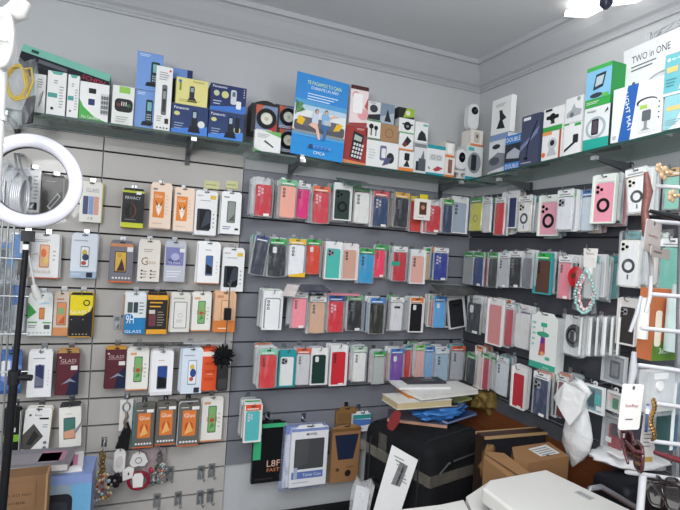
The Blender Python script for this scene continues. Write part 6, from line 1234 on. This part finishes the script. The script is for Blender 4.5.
# card tags on the stand
def card(lab, px, py, w, h, dy, col, txt, rz=0, ry=0):
    P = oS(px, py, dy); k_ = .1/(pr(P+Vector((.05, 0, 0)))-pr(P-Vector((.05, 0, 0)))).length; ww, hh = w*k_, h*k_
    mb = MB(); mb.prism(rr(-ww/2, -hh/2, ww/2, hh/2, .004, 3), 0, .0015, mat(col, .5, var=.03)); mb.flat(ell(0, hh*.42, .003, .003, 10), -.0003, '55565a')
    draw(mb, txt, ww, hh, -.0002, Matrix.Translation((0, 0, -hh/2))); o = mb.build('card_tag', None, P, (0, ry, rz)); tag(o, lab, 'tag')
sun = [('t','SunRay',.5,.52,.62,.09,'8a2f33'),('l',.25,.2,.75,.27,'55565a',1)]
card('white printed card tag hanging in front of the green gadget pack', 631.5, 407, 21, 32, -.05, 'dad7d3', sun, 0, .06)
card('grey printed card tag near the sea green case', 653, 237, 22, 22, -.04, 'a39b98', sun, .2, .1)
card('folded grey card tag edge under the upper grey tag', 661, 253, 36, 7, -.045, '9c948f', [('l',.1,.3,.7,.7,'6a5a5a',1)], .3, .05)
card('pale price card with small print hanging behind the gold chain', 649, 437, 15, 38, .03, 'd6d2cf', [('l',.15,.3,.85,.8,'8a8a8c',7),('r',.1,.05,.9,.14,'b09a50')], 0, .08)
# hair clips and hair accessory on top rod
for k, (px, py, s_) in enumerate(((664, 173, 1.), (672, 196, .9), (659, 168, .7))):
    P = oS(px, py, -.03); s_ *= .7; mb = MB()
    for i in range(5):
        a = i*1.257; mb.ball((.009*math.cos(a)*s_, 0, .009*math.sin(a)*s_), .008*s_, mat('b3977a', .4), 8, sc=(1, .4, 1))
    mb.ball((0, -.004, 0), .004*s_, mat('d9c29a', .2, .6), 8); mb.tube([(.0, .002, 0), (.02, .003, .003)], .005*s_, mat('b8946c', .4), 8)
    tag(mb.build('hair_clip', None, P), ('beige flower hair clip on the top rod', 'beige flower hair clip below the top rod', 'small beige flower hair clip left of the others')[k], 'hair clip')
P = oS(646, 172, -.02); mb = MB(); P2 = oS(644, 236, -.03)-P
mb.tube([(0, 0, 0), P2*.3+Vector((.006, 0, 0)), P2*.6, P2*.8+Vector((.003, 0, 0)), P2], [.003, .007, .005, .006, .003], mat('6a4440', .35, var=.5, scale=120), 8); tag(mb.build('hair_band', None, P), 'patterned brown red hair band hanging at the upper rods', 'hair band')
# bottles and colourful carton between rods
yq = .22
P = oS(665, 322, .06); k_ = .1/(pr(P+Vector((.05, 0, 0)))-pr(P-Vector((.05, 0, 0)))).length
mb = MB(); mb.box((-11*k_, 0, -26*k_), (14*k_, .03, 22*k_), mat('b56a44', .4)); draw(mb, [('r',0,0,1,.28,'5a8230'),('q',.4,.2,.78,.95,'c9602a',.08),('q',.04,.2,.3,.7,'e6dccc',.08),('r',.1,.08,.8,.2,'55803a'),('t','365n',.45,.14,.4,.08,'e6eedc')], 25*k_, 48*k_, 0, Matrix.Translation((1.5*k_, 0, -26*k_)))
tag(mb.build('suncream_box', None, P), 'orange and green carton with a bottle print behind the rods', 'box')
for k, (px, py, w_, h_, c_) in enumerate(((643, 318, 7, 26, 'd8d6d2'), (676, 318, 12, 44, 'b9cbc9'))):
    P = oS(px, py, .04); mb = MB(); mb.tube([(0, 0, -h_*k_/2), (0, 0, h_*k_*.28), (0, 0, h_*k_*.34), (0, 0, h_*k_*.5)], [w_*k_/2, w_*k_/2, w_*k_*.3, w_*k_*.3], mat(c_, .3, coat=.4), 12); tag(mb.build('small_bottle', None, P), ('small white capped bottle beside the orange carton', 'tall pale teal bottle at the right edge')[k], 'bottle')
# gold chain and blue lens piece
P = oS(652, 413, -.06); mb = MB()
for i in range(26):
    t = i/25; mb.ringp(.004*math.sin(t*9)+.005*t, .02-.06*t, .0016, .003, -.002+.002*(i % 2), 0+.002*(i % 2), mat('a58a5c', .25, 1.), 8)
tag(mb.build('gold_chain', None, P), 'gold link chain hanging over the lower rods', 'chain')
P = oS(647, 418, -.05); mb = MB(); mb.prism(ell(0, 0, .007, .021, 18), -.002, .002, mat('3a466a', .1, coat=1.)); tag(mb.build('blue_lens', None, P, (0, .1, .6)), 'narrow blue lens hanging beside the gold chain', 'lens')
# white slanting handle pieces, left of stand
for k, (p1, p2, r_, lab) in enumerate(((( 641, 296), (630, 332), .006, 'white slanting plastic arm left of the orange carton'), ((634, 352), (630, 388), .010, 'clear white plastic hanger piece under the rods'), ((648, 246), (652, 283), .005, 'white cord loop hanging from the grey card tag'))):
    A1, A2 = oS(*p1, -.02), oS(*p2, -.02); mb = MB(); r_ *= .6; mb.tube([A1, (A1+A2)/2+Vector((.003, 0, 0)), A2], [r_*.6, r_, r_*.7], mat('a3a4a8', .3, coat=.3), 8); tag(mb.build('plastic_hanger', None), lab, 'hanger')
# clear wire tray at the lower rods
e = empty('clear_case', oS(660, 390, -.015)); tag(e, 'clear plastic case with round white cap behind the lower rods', 'case')
mb = MB(); mb.box((-.03, 0, -.035), (.035, .015, .03), mat('b5b7b8', .4, var=.15)); mb.prism(ell(-.003, .007, .008, .008), -.003, 0, mat('d9d7d2')); mb.box((-.015, -.002, .018), (.015, 0, .027), mat('e6e6e6')); mb.build('inner_card', e)
mb = MB(); mb.box((-.034, -.008, -.039), (.039, .017, .034), CLEAR); mb.build('clear_shell', e)
e = empty('book_like_pack', oS(674, 420, -.01)); tag(e, 'dark teal and white narrow packs standing behind the rods', 'pack')
for k, c_ in enumerate(('2f4a4a', 'd5d8d8', '3a5a70')): mb = MB(); mb.box((.009*k-.014, 0, -.05), (.009*k-.007, .02, .06), mat(c_)); mb.build('card_sleeve', e)
# duplicate-proof labels
seen = {}
for o in S.objects:
    if o.parent is None and o.get('label') and not (o.get('group') in ('empty hooks',)):
        seen.setdefault(o['label'], []).append(o)
for l_, os_ in seen.items():
    if len(os_) > 1: print('DUPLABEL', l_, len(os_))
    if len(l_.split()) > 15: print('LONG line ', l_)
